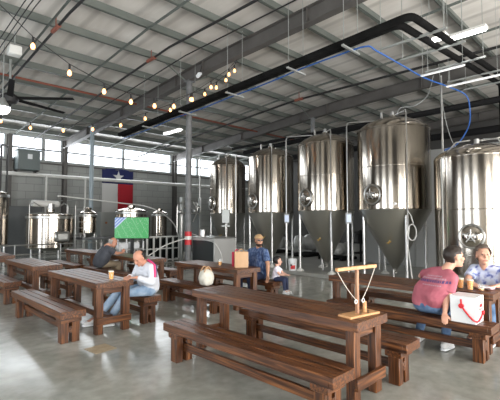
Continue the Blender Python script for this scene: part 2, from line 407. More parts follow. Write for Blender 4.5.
def fermenter(x, y, D, zb, zt, label, seed=0):
    Rr = D/2; t = thing('fermentation_tank', label, 'tank', (x, y, .1)); B = .1
    M().lathe([(Rr, zb-B), (Rr, zt-B)], seg=72).build('shell', ST, t)
    M().lathe([(Rr, zt-B), (Rr*.96, zt-B+.07), (Rr*.8, zt-B+.19), (Rr*.5, zt-B+.32), (Rr*.2, zt-B+.38), (.11, zt-B+.385), (.11, zt-B+.44), (0, zt-B+.44)], seg=64).build('dome', ST, t)
    M().lathe([(Rr, zb-B), (Rr*.985, zb-B-.05), (.12, .32), (.09, .29), (.055, .2), (.055, .12), (0, .12)], seg=64).build('cone', STC, t)
    for z in (zb-B, zb-B+(zt-zb)*.52): M().lathe([(Rr, z-.012), (Rr+.003, z-.008), (Rr+.003, z+.008), (Rr, z+.012)], seg=72).build('weld_band', ST, t)
    M().lathe([(Rr, zt-B-.03), (Rr+.012, zt-B-.02), (Rr+.012, zt-B+.02), (Rr*.985, zt-B+.03)], seg=72).build('top_rim', ST, t)
    a = min(.6, Rr*.66)
    for sx_ in (-1, 1):
        for sy_ in (-1, 1):
            lg = M().cyl((sx_*a, sy_*a, .03), (sx_*a, sy_*a, zb-B-.02), .042, seg=14).build('leg', STP, t)
            fr_ = .19 if seed == 3 and sx_ < 0 and sy_ < 0 else .12; M().lathe([(fr_, 0), (fr_, .02), (.045, .075), (.045, .095)], c=(sx_*a, sy_*a, 0), seg=20).build('foot', WHT, lg)
    manway(t, Rr, zb-B+.38, PI-.12)
    # CIP pipe running up the shell and over the dome
    for an, top in ((PI*1.245, .30),):
        c_, s_ = math.cos(an)*(Rr+.045), math.sin(an)*(Rr+.045)
        m = M(); m.tube([(c_, s_, .95), (c_, s_, zt-B+top), (c_*.97, s_*.97, zt-B+top+.05), (c_*.25, s_*.25, zt-B+top+.12), (c_*.16, s_*.16, zt-B+.42)], .017, 8)
        m.build('cleaning_pipe', STP, t)
    m = M(); m.cyl((0, 0, zt-B+.42), (0, 0, zt-B+.56), .05, seg=14); m.cyl((.0, 0, zt-B+.5), (.22, .1, zt-B+.52), .025, seg=10); m.lathe([(.08, 0), (.08, .02)], c=(0, 0, zt-B+.45), seg=14)
    m.build('top_fitting', STP, t); M().cyl((-.35, .15, zt-B+.24), (-.35, .15, zt-B+.50), .035, seg=12).build('relief_valve', STP, t)
    # sample valve and small port low on the shell
    m = M(); an = PI*1.15; d = Vector((math.cos(an), math.sin(an), 0)); q = d*Rr+Vector((0, 0, zb-B+.12)); m.cyl(q, q+d*.07, .035, seg=12); m.lathe([(.05, 0), (.05, .01)], c=q+d*.07, seg=10)
    m.build('sample_port', STP, t)
    k = (1.25-.32)/(zb-B-.32); m = M(); an = PI*1.06; d = Vector((math.cos(an), math.sin(an), -.5)); q = Vector((math.cos(an), math.sin(an), 0))*(.12+(Rr-.12)*.45)+Vector((0, 0, .32+(zb-B-.32)*.45))
    m.cyl(q, q+d*.12, .022, seg=10); m.cyl(q+d*.1+Vector((-.03, .05, 0)), q+d*.1+Vector((.02, -.07, .04)), .012, seg=8); m.build('racking_valve', mat('brass', (.55, .38, .14), .35, .8) if not seed else bpy.data.materials['brass'], t)
    m = M(); m.cyl((0, 0, .16), (-.35, -.12, .14), .03, seg=10); m.cyl((-.35, -.12, .06), (-.35, -.12, .26), .03, seg=10); m.build('outlet_pipe', STP, t)
    return t
fermenter(10.62, 12.0, 1.42, 1.95, 3.80, 'fermentation tank furthest back, smallest looking of the cone-bottomed row', 0)
fermenter(10.62, 9.66, 1.62, 1.95, 3.88, 'second cone-bottomed tank from the back, behind the man in the cap', 1)
fermenter(10.60, 7.3, 1.76, 1.97, 4.02, 'cone-bottomed tank standing behind the little white bucket', 2)
fermenter(10.66, 5.08, 1.93, 1.97, 4.15, 'tallest cone-bottomed tank, with a white hose looped on its front leg', 3)
def control(x, y, z, label, to, h=.30):
    t = thing('tank_controller', label, 'controller', (x, y, .1))
    M().cyl((0, 0, 0), (0, 0, z), .04, seg=14).build('post', STP, t)
    M().box((-.05, -.05, z), (.17, .09, h), rz=R(-45), bev=.01).build('housing', GREYP, t)
    M().box((-.088, -.088, z), (.12, .012, h*.7), rz=R(-45)).build('display', mat('controller_display', (.35, .42, .55), .3, emis=(.5, .6, .8), es=.25) if 'controller_display' not in bpy.data.materials else bpy.data.materials['controller_display'], t)
    tx, ty, tz = to; M().tube(elbow([(0, 0, z), (0, 0, tz-.1), (tx-x, ty-y, tz-.1), (tx-x, ty-y, tz-.28)], .12), .02, 8).build('riser', STP, t)
control(10.02, 6.16, 1.63, 'small white-faced controller on the post between the two tallest tanks', (10.45, 5.4, 4.48))
control(10.0, 8.42, 1.63, 'small grey controller on the post left of the bucket', (10.4, 7.6, 4.40))
# looped white hose on the front leg of the big tank
t = M((10.0, 4.4, 1.0)); c = Vector((9.95, 4.36, 1.35))
pts = [(9.98, 4.42, 1.95), (9.93, 4.30, 1.8), (9.93, 4.24, 1.6)]+[(9.92, 4.27+.11*math.cos(a), 1.37+.2*math.sin(a)) for a in [PI/2-.3-2*PI*k/20*1.0 for k in range(22)]]+[(9.95, 4.4, 1.1), (9.97, 4.38, .8), (9.94, 4.33, .5), (9.97, 4.3, .14)]
t.tube(pts, .013, 8); one(t, 'hose', WHT, 'thin white hose looped on the front leg of the tallest tank', 'hose', loc=(10.0, 4.4, 1.0))
# the bright tank on the right
def bright_tank():
    x, y, Rr, zb, zt = 10.35, 2.88, .93, .38, 3.02
    t = thing('bright_tank', 'large flat-bottomed steel tank behind the woman, at the right edge', 'tank', (x, y, .1))
    M().lathe([(Rr, zb), (Rr, zt)], seg=72).build('shell', ST, t)
    M().lathe([(Rr, zt), (Rr*.97, zt+.06), (Rr*.85, zt+.15), (Rr*.55, zt+.27), (Rr*.2, zt+.33), (0, zt+.34)], seg=64).build('dome', ST, t)
    M().lathe([(Rr, zb), (Rr*.9, zb-.1), (Rr*.5, zb-.2), (0, zb-.24)], seg=64).build('dished_base', STC, t)
    for z in (zt-.02, zt-1.2, zt-2.2): M().lathe([(Rr, z-.012), (Rr+.003, z-.008), (Rr+.003, z+.008), (Rr, z+.012)], seg=72).build('weld_band', ST, t)
    for sx_ in (-1, 1):
        for sy_ in (-1, 1): M().cyl((sx_*.6, sy_*.6, 0), (sx_*.6, sy_*.6, zb), .045, seg=12).build('leg', STP, t)
    manway(t, Rr, 1.23, PI+.12, .24)
    M().cyl((0, 0, zt+.32), (0, 0, zt+.46), .06, seg=16).build('top_fitting', STP, t)
    m = M(); m.tube([(0, 0, zt+.42), (.2, -.35, zt+.45), (.4, -.9, zt+.62), (.8, -1.7, zt+.75)], .02, 8); m.build('vent_pipe', STP, t)
    for an in (PI*1.33, PI*.83): 
        c_, s_ = math.cos(an)*(Rr+.05), math.sin(an)*(Rr+.05); M().tube([(c_, s_, .3), (c_, s_, zt-.05), (c_*.6, s_*.6, zt+.35), (c_*.2, s_*.2, zt+.42)], .018, 8).build('cleaning_pipe', STP, t)
bright_tank()
m = M((12.4, 1.6, .1)); m.lathe([(1.0, 0), (1.0, 3.4), (.95, 3.5), (.5, 3.7), (0, 3.75)], c=(12.4, 0.9, .1), seg=48); one(m, 'storage_tank', STC, 'plain steel tank standing behind the tank at the right edge', 'tank', loc=(12.4, 1.6, .1))
# bucket at the plinth edge
t = thing('plastic_bucket', 'white plastic bucket with a red and black label, on the plinth edge', 'bucket', (9.86, 8.06, .1))
M().lathe([(0, 0), (.115, 0), (.14, .34), (.147, .34), (.147, .36), (.133, .36), (.11, .02), (0, .02)], seg=28).build('pail', WHT2, t)
m = M(); Rb = .1305
for a0, a1, z0, z1, s in ((3.3, 4.5, .05, .13, 0), (3.5, 4.5, .13, .17, 0), (3.25, 3.7, .14, .2, 1), (3.7, 4.3, .07, .1, 1)):
    n = 8
    for k in range(n):
        b0, b1 = a0+(a1-a0)*k/n, a0+(a1-a0)*(k+1)/n
        rr = lambda z: .1165+.0735*z
        q = m.b.faces.new([m._v((rr(z)*math.cos(b), rr(z)*math.sin(b), z)) for b, z in ((b0, z0), (b1, z0), (b1, z1), (b0, z1))]); q.material_index = s
m.build('bucket_label', [RED, BLK], t)
M().tube([(.147*math.cos(a), .147*math.sin(a), .34-.12*math.sin((a-2.4)*PI/3.0)) for a in [2.4+3.0*k/16 for k in range(17)]], .004, 6).build('bail', STP, t)
# wrapped pallets and racks in the dim space beyond the tanks
WRAP = noise_mat('plastic_wrap', [(.3, (.42, .43, .43)), (.7, (.68, .69, .68))], (3, 3, 3), rough=.35, bump=1, bdist=.1)
for i, (x, y, sx_, sz, lab) in enumerate(((14.6, 13.2, 1.5, .75, 'loose white-wrapped bundle seen behind the tanks, left one'), (14.4, 11.0, 1.6, .85, 'loose white-wrapped bundle seen behind the tanks, middle one'), (14.0, 9.1, 1.1, .6, 'loose white-wrapped bundle seen behind the tanks, right one'))):
    t = thing('wrapped_pallet', lab, 'pallet', (x, y, .1))
    m = M()
    for q in (-.5, 0, .5): m.b2(-sx_/2, sx_/2, q-.06, q+.06, 0, .09)
    for k in range(6): m.b2(-sx_/2+k*sx_/6, -sx_/2+k*sx_/6+.14, -.56, .56, .09, .115)
    m.build('pallet_base', BLKM, t)
    m = M(); random.seed(i+5)
    for k in range(7): m.ball((random.uniform(-.45, .45)*sx_*.7, random.uniform(-.3, .3), .115+sz*random.uniform(.4, .62)), (random.uniform(.25, .42), random.uniform(.2, .32), sz*.38), 16, 10)
    m.build('wrapped_load', WRAP, t)
for i, (x, y) in enumerate(((16.4, 8.6), (14.2, 8.05))):
    t = thing('storage_rack', ['dark open rack beside the cold room wall', 'small dark open rack seen under the tallest tank'][i], 'rack', (x, y, .1))
    m = M()
    for q in (-.55, .55):
        for r in (-.2, .2): m.b2(q-.03, q+.03, r-.03, r+.03, 0, 1.2)
    m.build('frame', BLKM, t)
    for z in (.3, .7, 1.1): M().b2(-.6, .6, -.25, .25, z, z+.03).build('shelf', BLKM, t)
    for k in range(4): M().lathe([(0, 0), (.11, 0), (.11, .3), (.05, .34), (0, .34)], c=(-.4+k*.27, 0, .73), seg=14).build('jug', DKS, t)

# ================================================================ PIPES, DUCTS AND HOSES UNDER THE ROOF
def run(name, pts, r, mt, label, cat, seg=12, group=None):
    if 'hose' in name or 'rope' in name:      # flexible lines bend smoothly
        P_ = [Vector(p) for p in pts]; out = []
        for i in range(len(P_)-1):
            a, b, c, d = P_[max(i-1, 0)], P_[i], P_[i+1], P_[min(i+2, len(P_)-1)]
            for k in range(5):
                q = k/5; out.append(.5*(2*b+(c-a)*q+(2*a-5*b+4*c-d)*q*q+(3*b-a-3*c+d)*q**3))
        pts = out+[P_[-1]]
    m = M(pts[0]); m.tube(pts, r, seg); return one(m, name, mt, label, cat, group, loc=pts[0])
INS = noise_mat('black_pipe_insulation', [(.3, (.005, .005, .005)), (.7, (.012, .012, .012))], (4, 4, 4), rough=1.0, Specular_IOR_Level=.08)
def pz(y): return 5.60-(y-3.2)*.042
run('insulated_pipe', elbow([(7.46, 15, pz(15)), (7.46, 3.15, pz(3.15)), (15.5, 3.15, 6.22), (15.5, 3.15, 4.6)]), .075, INS, 'thick black insulated pipe, outer of the pair that turns a corner overhead', 'pipe')
run('insulated_pipe', elbow([(7.62, 15, pz(15)), (7.62, 3.45, pz(3.45)), (15.2, 3.45, 6.20), (15.2, 3.45, 4.6)]), .075, INS, 'thick black insulated pipe, inner of the pair that turns a corner overhead', 'pipe')
def hanger(x, y, ax, L, z=5.405, lab=''):
    t = thing('pipe_hanger', lab, 'hanger', (x, y, z), 0, 'steel hangers under the black insulated pipes')
    d = (L/2, .025) if ax == 'x' else (.025, L/2)
    M().b2(-d[0], d[0], -d[1], d[1], -.02, .02).build('strut', GALV, t)
    for s in (-1, 1):
        px, py = (s*(L/2-.06), 0) if ax == 'x' else (0, s*(L/2-.06))
        M().cyl((px, py, 0), (px, py, roofz(y+py)+.1-z), .008, seg=6).build('rod', GALV, t)
HL = 'galvanised strut and rod hanger carrying the black insulated pipes'
ORD = ['nearest', 'second', 'third', 'fourth', 'fifth', 'sixth', 'seventh']
for i, y in enumerate((4.6, 6.15, 8.4, 10.7, 13.0)): hanger(7.7, y, 'x', .7, pz(y)-.095, lab='short steel strut hanger under the black pipes, %s back from their corner' % ORD[i])
for i, x in enumerate((8.48, 9.62, 11.2, 12.9, 14.4)): hanger(x, 3.6, 'y', 1.5, 5.525+(x-7.46)*.0745, lab='long steel strut hanger right of the black pipe corner, %s from the corner' % ORD[i])
run('water_hose', []+[(7.80+.02*math.sin(k*1.1), 15.5-k*.95, pz(15.5-k*.95)-.055+.012*math.sin(k*2)) for k in range(12)]+[(7.80, 4.3, 5.46), (8.1, 4.2, 5.42), (9.2, 4.17, 5.42), (10.5, 4.11, 5.40), (11.7, 3.95, 5.42), (12.5, 3.78, 5.36), (12.74, 3.72, 5.15), (12.72, 3.7, 4.6), (12.4, 3.72, 4.2), (11.9, 3.8, 3.8), (11.2, 3.9, 3.55)], .018, BLU, 'blue hose slung under the black pipes and hanging down behind the tanks', 'hose')
run('process_hose', [(10.75, 5.0, 4.62), (10.9, 4.95, 4.85), (11.3, 4.7, 4.95), (11.7, 4.5, 5.3), (11.9, 4.4, 5.9)], .008, GREYP, 'thin grey hose rising from the top of the tallest tank', 'hose')
run('process_hose', [(11.9, 4.25, 6.2), (11.8, 4.15, 5.3), (11.6, 4.0, 4.5), (11.3, 3.7, 3.7), (10.9, 3.3, 3.45)], .009, GALV, 'thin pale hose dropping between the two right-hand tanks', 'hose')
run('sprinkler_pipe', [(3.62, -5, 6.85), (3.62, 10, 6.8), (3.62, 22.8, 5.83)], .035, BLK, 'thin black overhead pipe at the far left with a red coupling', 'pipe')
run('sprinkler_pipe', [(6.5, -5, 6.75), (6.5, 10, 6.82), (6.5, 22.8, 5.85)], .035, BLK, 'thin black overhead pipe with a red coupling, left of the big column', 'pipe')
run('sprinkler_pipe', [(12.45, -5, 6.4), (12.45, 10, 6.48), (12.45, 22.8, 5.6)], .04, BLK, 'thin black overhead pipe above the fermenters with a red coupling', 'pipe')
for (x, y, z, w_) in ((3.62, 10.95, 6.73, .5), (6.5, 11.0, 6.745, .45), (12.45, 9.8, 6.48, .4)):
    m = M((x, y, z)); m.cyl((x, y-w_/2, z), (x, y+w_/2, z), .055, seg=12); m.cyl((x, y, z), (x, y, z+.3), .015, seg=6)
    one(m, 'pipe_coupling', REDP, 'red coupling on the black overhead pipe ' + {3.62: 'at the far left', 6.5: 'left of the big column', 12.45: 'above the fermenters'}[x], 'coupling', loc=(x, y, z))
run('main_pipe', [(-5, 15.2, 6.56), (7.9, 15.2, 6.56), (23, 15.2, 6.5)], .04, REDP, 'red-brown pipe crossing under the roof behind the fan', 'pipe')
run('branch_duct', [(17.0, 1.5, 6.2), (17.1, 8, 6.2), (17.3, 18, 5.9)], .13, BLKM, 'thick black duct running under the roof beyond the tanks', 'duct')
run('branch_duct', [(13.6, 1.0, 5.3), (13.6, 15, 5.3)], .07, BLKM, 'black duct running just above the tall tank tops', 'duct')
run('branch_duct', [(19.5, -2, 5.6), (19.5, 16, 5.6)], .16, BLKM, 'second black duct in the dim corner beyond the tanks', 'duct')
run('branch_duct', [(15.0, 7.5, 4.9), (23, 7.5, 4.9)], .12, BLKM, 'black duct crossing towards the dark side wall', 'duct')
for i, dx in enumerate((0, .12, .24)):
    run('overhead_cable', [(2.6+dx, -4, 6.7), (2.6+dx, 10, 6.66), (2.6+dx, 22.8, 5.7)], .012, BLK, ['thin black overhead cable, left of the three at the far left', 'thin black overhead cable, middle of the three at the far left', 'thin black overhead cable, right of the three at the far left'][i], 'cable', 6)
run('overhead_cable', [(7.1, 0, 6.8), (7.1, 10, 6.75), (7.1, 21, 5.9)], .02, BLK, 'thin black cable beside the overhead pipe left of the big column', 'cable', 6)
# white process pipe along the back wall, with its drops
m = M((0, 22.55, 4.05)); m.tube([(-5, 22.55, 3.97), (9, 22.55, 4.02), (22, 22.55, 4.1)], .1, 14)
for x in (5.2, 8.2, 13.2, 17.5): m.box((x, 22.8, 4.0), (.06, .5, .06))
one(m, 'process_pipe', WHT, 'thick white pipe running level along the back wall', 'pipe', loc=(0, 22.55, 4.05))
run('drain_pipe', [(7.1, 22.35, 4.0), (7.1, 22.35, 2.2), (7.1, 22.35, 0)], .055, WHT, 'white vertical pipe dropping behind the brew kettle', 'pipe')
run('drain_pipe', [(9.15, 22.35, 4.0), (9.15, 22.35, 0)], .05, WHT, 'white vertical pipe dropping beside the small back tank', 'pipe')
run('transfer_hose', [(6.3, 18.2, 2.7), (6.6, 18.3, 2.72), (9.2, 18.2, 2.5), (10.2, 17.8, 2.38), (10.7, 17.2, 2.1), (11.0, 16.5, 1.6), (11.15, 16.2, 1.0), (11.2, 16.1, .05)], .028, WHT, 'white hose arching from the kettle over the television', 'hose')
run('wall_conduit', [(-3, 23.1, 2.75), (9, 23.1, 2.75)], .03, GALV, 'thin grey conduit low on the back wall', 'conduit')
# transformer box on the wall
t = thing('transformer_box', 'grey electrical transformer box on brackets under the back windows', 'electrical box', (6.3, 22.85, 4.26))
M().b2(-.52, .52, -.4, .4, 0, 1.0, bev=.02).build('cabinet', ELEC, t)
M().b2(-.56, .56, -.44, .42, .96, 1.04, bev=.01).build('lid', ELEC, t)
M().b2(-.08, .14, -.41, -.402, .55, .8).build('rating_plate', WHT2, t)
m = M()
for s in (-.45, .45): m.b2(s-.03, s+.03, -.4, .42, -.06, 0); m.tube([(s, -.1, -.03), (s, .4, -.16)], .025, 6)
m.build('bracket', BEAM, t)
# the flag
def flag():
    t = thing('state_flag', 'blue, white and red flag with one white star hung on the back wall', 'flag', (11.5, 23.2, 1.95))
    bl = mat('flag_blue', (.012, .018, .10), .8); rd = mat('flag_red', (.42, .012, .025), .8); wh = mat('flag_white', (.66, .66, .65), .8)
    def cloth(x0, x1, z0, z1, name, mt):
        m = M(); nx, nz = 16, 20; g = {}
        for i in range(nx+1):
            for j in range(nz+1):
                x = x0+(x1-x0)*i/nx; z = z0+(z1-z0)*j/nz; g[i, j] = m._v((x, .025*math.sin(x*7+z*.7)-.02, z+(.03*math.cos(x*3.1) if z1 > 2.5 and j == nz else 0)))
        for i in range(nx):
            for j in range(nz): f = m.b.faces.new((g[i, j], g[i+1, j], g[i+1, j+1], g[i, j+1])); f.smooth = True
        o = m.build(name, mt, t); sl = o.modifiers.new('s', 'SOLIDIFY'); sl.thickness = .004; return o
    cloth(-1.02, 1.02, 1.95, 2.85, 'blue_band', bl); cloth(-1.02, 0, 0, 1.95, 'white_band', wh); cloth(0, 1.02, 0, 1.95, 'red_band', rd)
    pts = []
    for k in range(10):
        r = .38 if k % 2 == 0 else .15; a = PI/2+k*PI/5; pts.append((r*math.cos(a), -.075, 2.36+r*math.sin(a)))
    M().prism(pts, (0, .008, 0)).build('star', wh, t)
flag()

# ================================================================ LIGHTS
TUBE = mat('lit_tube', (1, 1, 1), .5, emis=(1, .98, .95), es=9)
def tube_fix(x, y, z, L, ax, lab, es=1):
    t = thing('tube_light', lab, 'ceiling light', (x, y, z))
    d = (L/2, .11) if ax == 'x' else (.11, L/2)
    M().b2(-d[0], d[0], -d[1], d[1], .02, .09, bev=.01).build('housing', WHT, t)
    for s in (-.05, .05):
        if ax == 'x': M().cyl((-L/2+.03, s, 0), (L/2-.03, s, 0), .03, seg=10).build('tube', TUBE, t)
        else: M().cyl((s, -L/2+.03, 0), (s, L/2-.03, 0), .03, seg=10).build('tube', TUBE, t)
    for s in (-.8, .8):
        px, py = (s*L/2, 0) if ax == 'x' else (0, s*L/2); M().cyl((px, py, .09), (px, py, roofz(y)+.15-z), .005, seg=5).build('chain', GALV, t)
tube_fix(10.98, 16.5, 6.0, 1.4, 'y', 'lit tube light hanging just left of the big column')
tube_fix(10.58, 3.15, 6.25, 1.0, 'y', 'bright tube light above the corner of the black pipes')
tube_fix(9.2, 3.3, 5.75, .42, 'y', 'small lit lamp between the black pipes')
tube_fix(17.3, 16.0, 5.9, 1.3, 'y', 'lit tube light over the second tank from the back')
def slim(x, y0, y1, z, lab):
    t = thing('linear_light', lab, 'hanging light', (x, (y0+y1)/2, z)); L = y1-y0
    M().b2(-.02, .02, -L/2, L/2, 0, .035, bev=.005).build('housing', WHT2, t)
    M().b2(-.014, .014, -L/2+.02, L/2-.02, -.01, 0).build('diffuser', mat('soft_diffuser', (.9, .9, .9), .5, emis=(1, 1, 1), es=.25), t)
    for s in (-.45, .45): M().cyl((0, s*L, .05), (0, s*L, roofz(y0)+.1-z), .005, seg=5).build('wire', GALV, t)
slim(9.73, 2.9, 3.9, 5.18, 'slim white linear lamp under the black pipes, nearer one')
slim(11.0, 2.5, 3.75, 5.18, 'slim white linear lamp under the black pipes, further one')
# bulbs
BULB = mat('glowing_bulb', (1, .8, .5), .3, emis=(1, .36, .09), es=3.2)
def strings(name, pts, lab):
    b0 = pts[0]; t = thing(name, lab, 'string lights', b0)
    cab = []
    P_ = [Vector(p)-Vector(b0) for p in pts]
    M().tube([p+Vector((0, 0, .17)) for p in P_], .009, 6).build('cord', BLK, t)
    for p in P_[:-1]:
        b = M().lathe([(0, -.07), (.028, -.055), (.042, -.02), (.036, .015), (.018, .045), (.016, .06)], c=p, seg=12).build('bulb', BULB, t)
        M().cyl(p+Vector((0, 0, .05)), p+Vector((0, 0, .165)), .022, seg=10).build('socket', BLK, b)
strings('string_lights', [(1.5, 7.75, 5.3), (2.21, 7.86, 4.85), (2.91, 7.98, 4.57), (3.68, 8.12, 4.41), (4.37, 8.25, 4.36), (5.05, 8.37, 4.43), (5.68, 8.49, 4.57), (6.33, 8.6, 4.91), (7.09, 8.74, 5.46), (7.9, 8.89, 6.08), (8.3, 8.96, 6.5)], 'nearer string of glowing amber bulbs sagging from the big rafter to the upper left')
strings('string_lights', [(3.24, 14.62, 4.85), (3.9, 13.89, 4.62), (4.62, 13.08, 4.52), (5.26, 12.37, 4.55), (5.86, 11.7, 4.66), (6.38, 11.11, 4.86), (6.91, 10.52, 5.12), (7.33, 10.04, 5.44), (7.63, 9.71, 5.60), (7.87, 9.44, 5.80), (8.07, 9.22, 6.03), (8.25, 9.02, 6.32), (8.3, 8.96, 6.5)], 'further string of glowing amber bulbs, the lower of the two in the photo')
# big ceiling fan and the lamp beside it
fx, fy, fz = 3.39, 14.3, 5.55
t = thing('ceiling_fan', 'large black ceiling fan at the left edge below the roof', 'fan', (fx, fy, fz))
M().cyl((0, 0, .1), (0, 0, roofz(fy)-fz), .04, seg=12).build('down_rod', GALV, t)
M().lathe([(0, -.16), (.2, -.14), (.26, -.05), (.26, .06), (.15, .14), (0, .15)], seg=24).build('motor', BLK, t)
for k in range(6):
    a = R(-42+60*k); m = M(); u = Vector((math.cos(a), math.sin(a), 0)); v = Vector((-u.y, u.x, 0))
    m.prism([u*.2+v*-.09+Vector((0, 0, .02)), u*.2+v*.09+Vector((0, 0, -.02)), u*2.0+v*.07+Vector((0, 0, -.015)), u*2.0+v*-.07+Vector((0, 0, .015))], (0, 0, .012)); m.build('blade', BLKM, t)
t = thing('high_bay_lamp', 'bright round lamp hanging at the left edge beside the fan', 'lamp', (2.93, 13.1, 4.92))
M().lathe([(.05, .28), (.09, .2), (.2, .02), (.2, 0), (.19, 0), (.08, .18), (0, .2)], seg=24).build('reflector', GALV, t)
M().ball((0, 0, -.03), (.19, .19, .17)).build('lamp_globe', mat('lamp_globe', (1, 1, 1), .5, emis=(1, .97, .92), es=22), t)
M().cyl((0, 0, .28), (0, 0, roofz(13.1)-4.85), .015, seg=8).build('stem', GALV, t)
t = thing('ceiling_speaker_box', 'small white box under the roof at the upper left', 'box', (3.05, 12.5, 6.3))
M().b2(-.16, .16, -.14, .14, 0, .26, bev=.02).build('housing', WHT, t)
m = M(); m.cyl((0, 0, .26), (0, 0, roofz(12.5)-6.25), .02, seg=8); m.build('bracket', GALV, t)
t = thing('spot_light', 'pair of small white spotlights on the big rafter near the column', 'spotlight', (8.0, 10.4, 6.52))
for q in (0, .16):
    M().cyl((q*.4, q, 0), (q*.4-.1, q-.03, -.06), .05, .065, seg=14).build('lamp_head', WHT2, t)
M().tube([(.1, .08, .3), (.05, .08, .1), (0, 0, .02)], .012, 6).build('arm', BLK, t)

# ================================================================ BREWHOUSE IN THE BACK
def kettle(x, y, z0, z1, Rr, label, name='brew_kettle', motor=False, win=True, zf=0):
    t = thing(name, label, 'kettle', (x, y, 0))
    M().lathe([(Rr, z0), (Rr, z1)], seg=48).build('shell', ST, t)
    M().lathe([(Rr, z1), (Rr*1.03, z1+.02), (Rr*1.03, z1+.06), (Rr*.9, z1+.09), (Rr*.5, z1+.15), (.16, z1+.18), (.16, z1+.28), (0, z1+.28)], seg=40).build('lid', ST, t)
    M().lathe([(Rr, z0), (Rr*.7, z0-.12), (.1, z0-.2), (0, z0-.2)], seg=32).build('base_cone', STC, t)
    m = M(); m.lathe([(Rr, z1-.12), (Rr+.02, z1-.1), (Rr+.02, z1-.02), (Rr, z1)], seg=48); m.build('rim_band', STP, t)
    for k in range(4):
        a = PI/4+k*PI/2; M().cyl((Rr*.85*math.cos(a), Rr*.85*math.sin(a), zf), (Rr*.85*math.cos(a), Rr*.85*math.sin(a), z0+.02), .05, seg=10).build('leg', STP, t)
    if win:
        h = M(); an = R(-80); d = Vector((math.cos(an), math.sin(an), 0)); s = Vector((-d.y, d.x, 0)); c = d*(Rr+.04)+Vector((0, 0, (z0+z1)/2-.2))
        rot = Matrix((s, d, Vector((0, 0, 1)))).transposed()
        h.box(c, (.62, .1, .42), rot=rot, bev=.04); hh = h.build('hatch', STP, t)
        M().box(c+d*.06, (.4, .03, .22), rot=rot, bev=.02).build('hatch_window', WHT, hh)
    if motor:
        M().cyl((-.75, -.1, z1+.52), (.35, .15, z1+.52), .13, seg=18).build('motor', WHT, t)
        M().cyl((0, 0, z1+.3), (0, 0, z1+.52), .16, seg=18).build('gearbox', STP, t)
        for (a, b) in ((-.9, -.3), (.5, -.5), (.8, .2)):
            M().tube([(a, b, z0), (a, b, z1+.45), (a*.8, b*.8, z1+.55), (a*.5, b*.5, z1+.4)], .02, 8).build('pipe', STP, t)
    return t
kettle(5.95, 18.1, .55, 1.85, .92, 'wide steel brew kettle with a white motor on its lid, at the back left', motor=True)
kettle(8.75, 16.35, .9, 2.05, .66, 'steel kettle with a domed lid behind the television', win=False)
kettle(7.45, 17.85, 1.12, 1.95, .36, 'small steel kettle standing on the platform by the pale blue column', win=False, zf=.92)
kettle(4.0, 18.6, .7, 2.7, .5, 'tall steel kettle cut by the left edge', win=False)
kettle(11.6, 18.6, .4, 2.0, .4, 'narrow steel tank left of the big column, at the back', win=False)
kettle(11.05, 15.35, .5, 2.0, .30, 'narrow pale steel tank right of the big column', win=False)
t = thing('grain_hopper', 'grey steel hopper with a sloping side, left of the television', 'hopper', (8.75, 18.3, 0))
M().prism([(-.5, 0, .95), (.35, 0, .95), (.62, 0, 2.05), (-.5, 0, 2.05)], (0, .6, 0)).build('bin', GALV, t)
for x in (-.45, .3):
    for y in (.06, .54): M().cyl((x, y, 0), (x, y, .95), .03, seg=8).build('leg', STP, t)
M().cyl((-.25, -.02, 1.55), (-.25, -.06, 1.55), .05, seg=10).build('dial', mat('dial_orange', (.5, .2, .08), .5), t)
t = thing('work_platform', 'grey steel work platform under the back kettles', 'platform', (8.3, 17.9, 0))
M().b2(-1.25, .9, -.45, .35, .82, .92, bev=.01).build('deck', COLM, t)
for x in (-1.2, .0, .85):
    for y in (-.4, .2): M().b2(x-.04, x+.04, y-.04, y+.04, 0, .82).build('leg', GALV, t)
m = M(); m.tube([(-.9, -.4, .1), (.25, -.4, .8)], .03, 6); m.tube([(.8, -.4, .1), (.05, -.4, .8)], .03, 6); m.build('brace', WHT, t)
t = thing('guard_rail', 'thin steel guard rail in front of the brew kettle', 'railing', (5.3, 16.4, 0))
m = M(); m.tube([(-2.8, 0, .75), (2.2, 0, .75)], .022, 8); m.tube([(-2.8, 0, .4), (2.2, 0, .4)], .018, 8); m.build('rail', STP, t)
for x in (-2.7, -1.1, .5, 2.15): M().cyl((x, 0, 0), (x, 0, .76), .025, seg=8).build('post', STP, t)
t = thing('ladder', 'thin upright steel ladder on the brew kettle', 'ladder', (6.95, 17.5, 0))
for s in (-.18, .18): M().cyl((s, 0, 0), (s, 0, 2.3), .02, seg=8).build('stile', STP, t)
for k in range(8): M().cyl((-.18, 0, .3+k*.26), (.18, 0, .3+k*.26), .014, seg=6).build('rung', STP, t)
for i, x in enumerate((4.35, 4.6)):
    run('riser_pipe', elbow([(x, 20.5, .2), (x, 20.5, 5.0+.1*i), (x+.35, 20.9, 5.0+.1*i), (x+.35, 20.9, .2)], .15), .035, DKS, ['dark hooped riser pipe at the left edge', 'dark hooped riser pipe second from the left edge'][i], 'pipe')
m = M((9, 22.6, 0)); m.b2(4.8, 6.9, 22.2, 22.9, 0, 2.3); m.b2(4.75, 6.95, 22.15, 22.95, 2.3, 2.36); one(m, 'wall_cabinet', noise_mat('blue_grey_panel', [(.3, (.12, .13, .135)), (.7, (.17, .18, .185))], (1, 1, 1), rough=.5), 'wide blue grey cabinet against the back wall behind the kettle', 'cabinet', loc=(9, 22.6, 0))
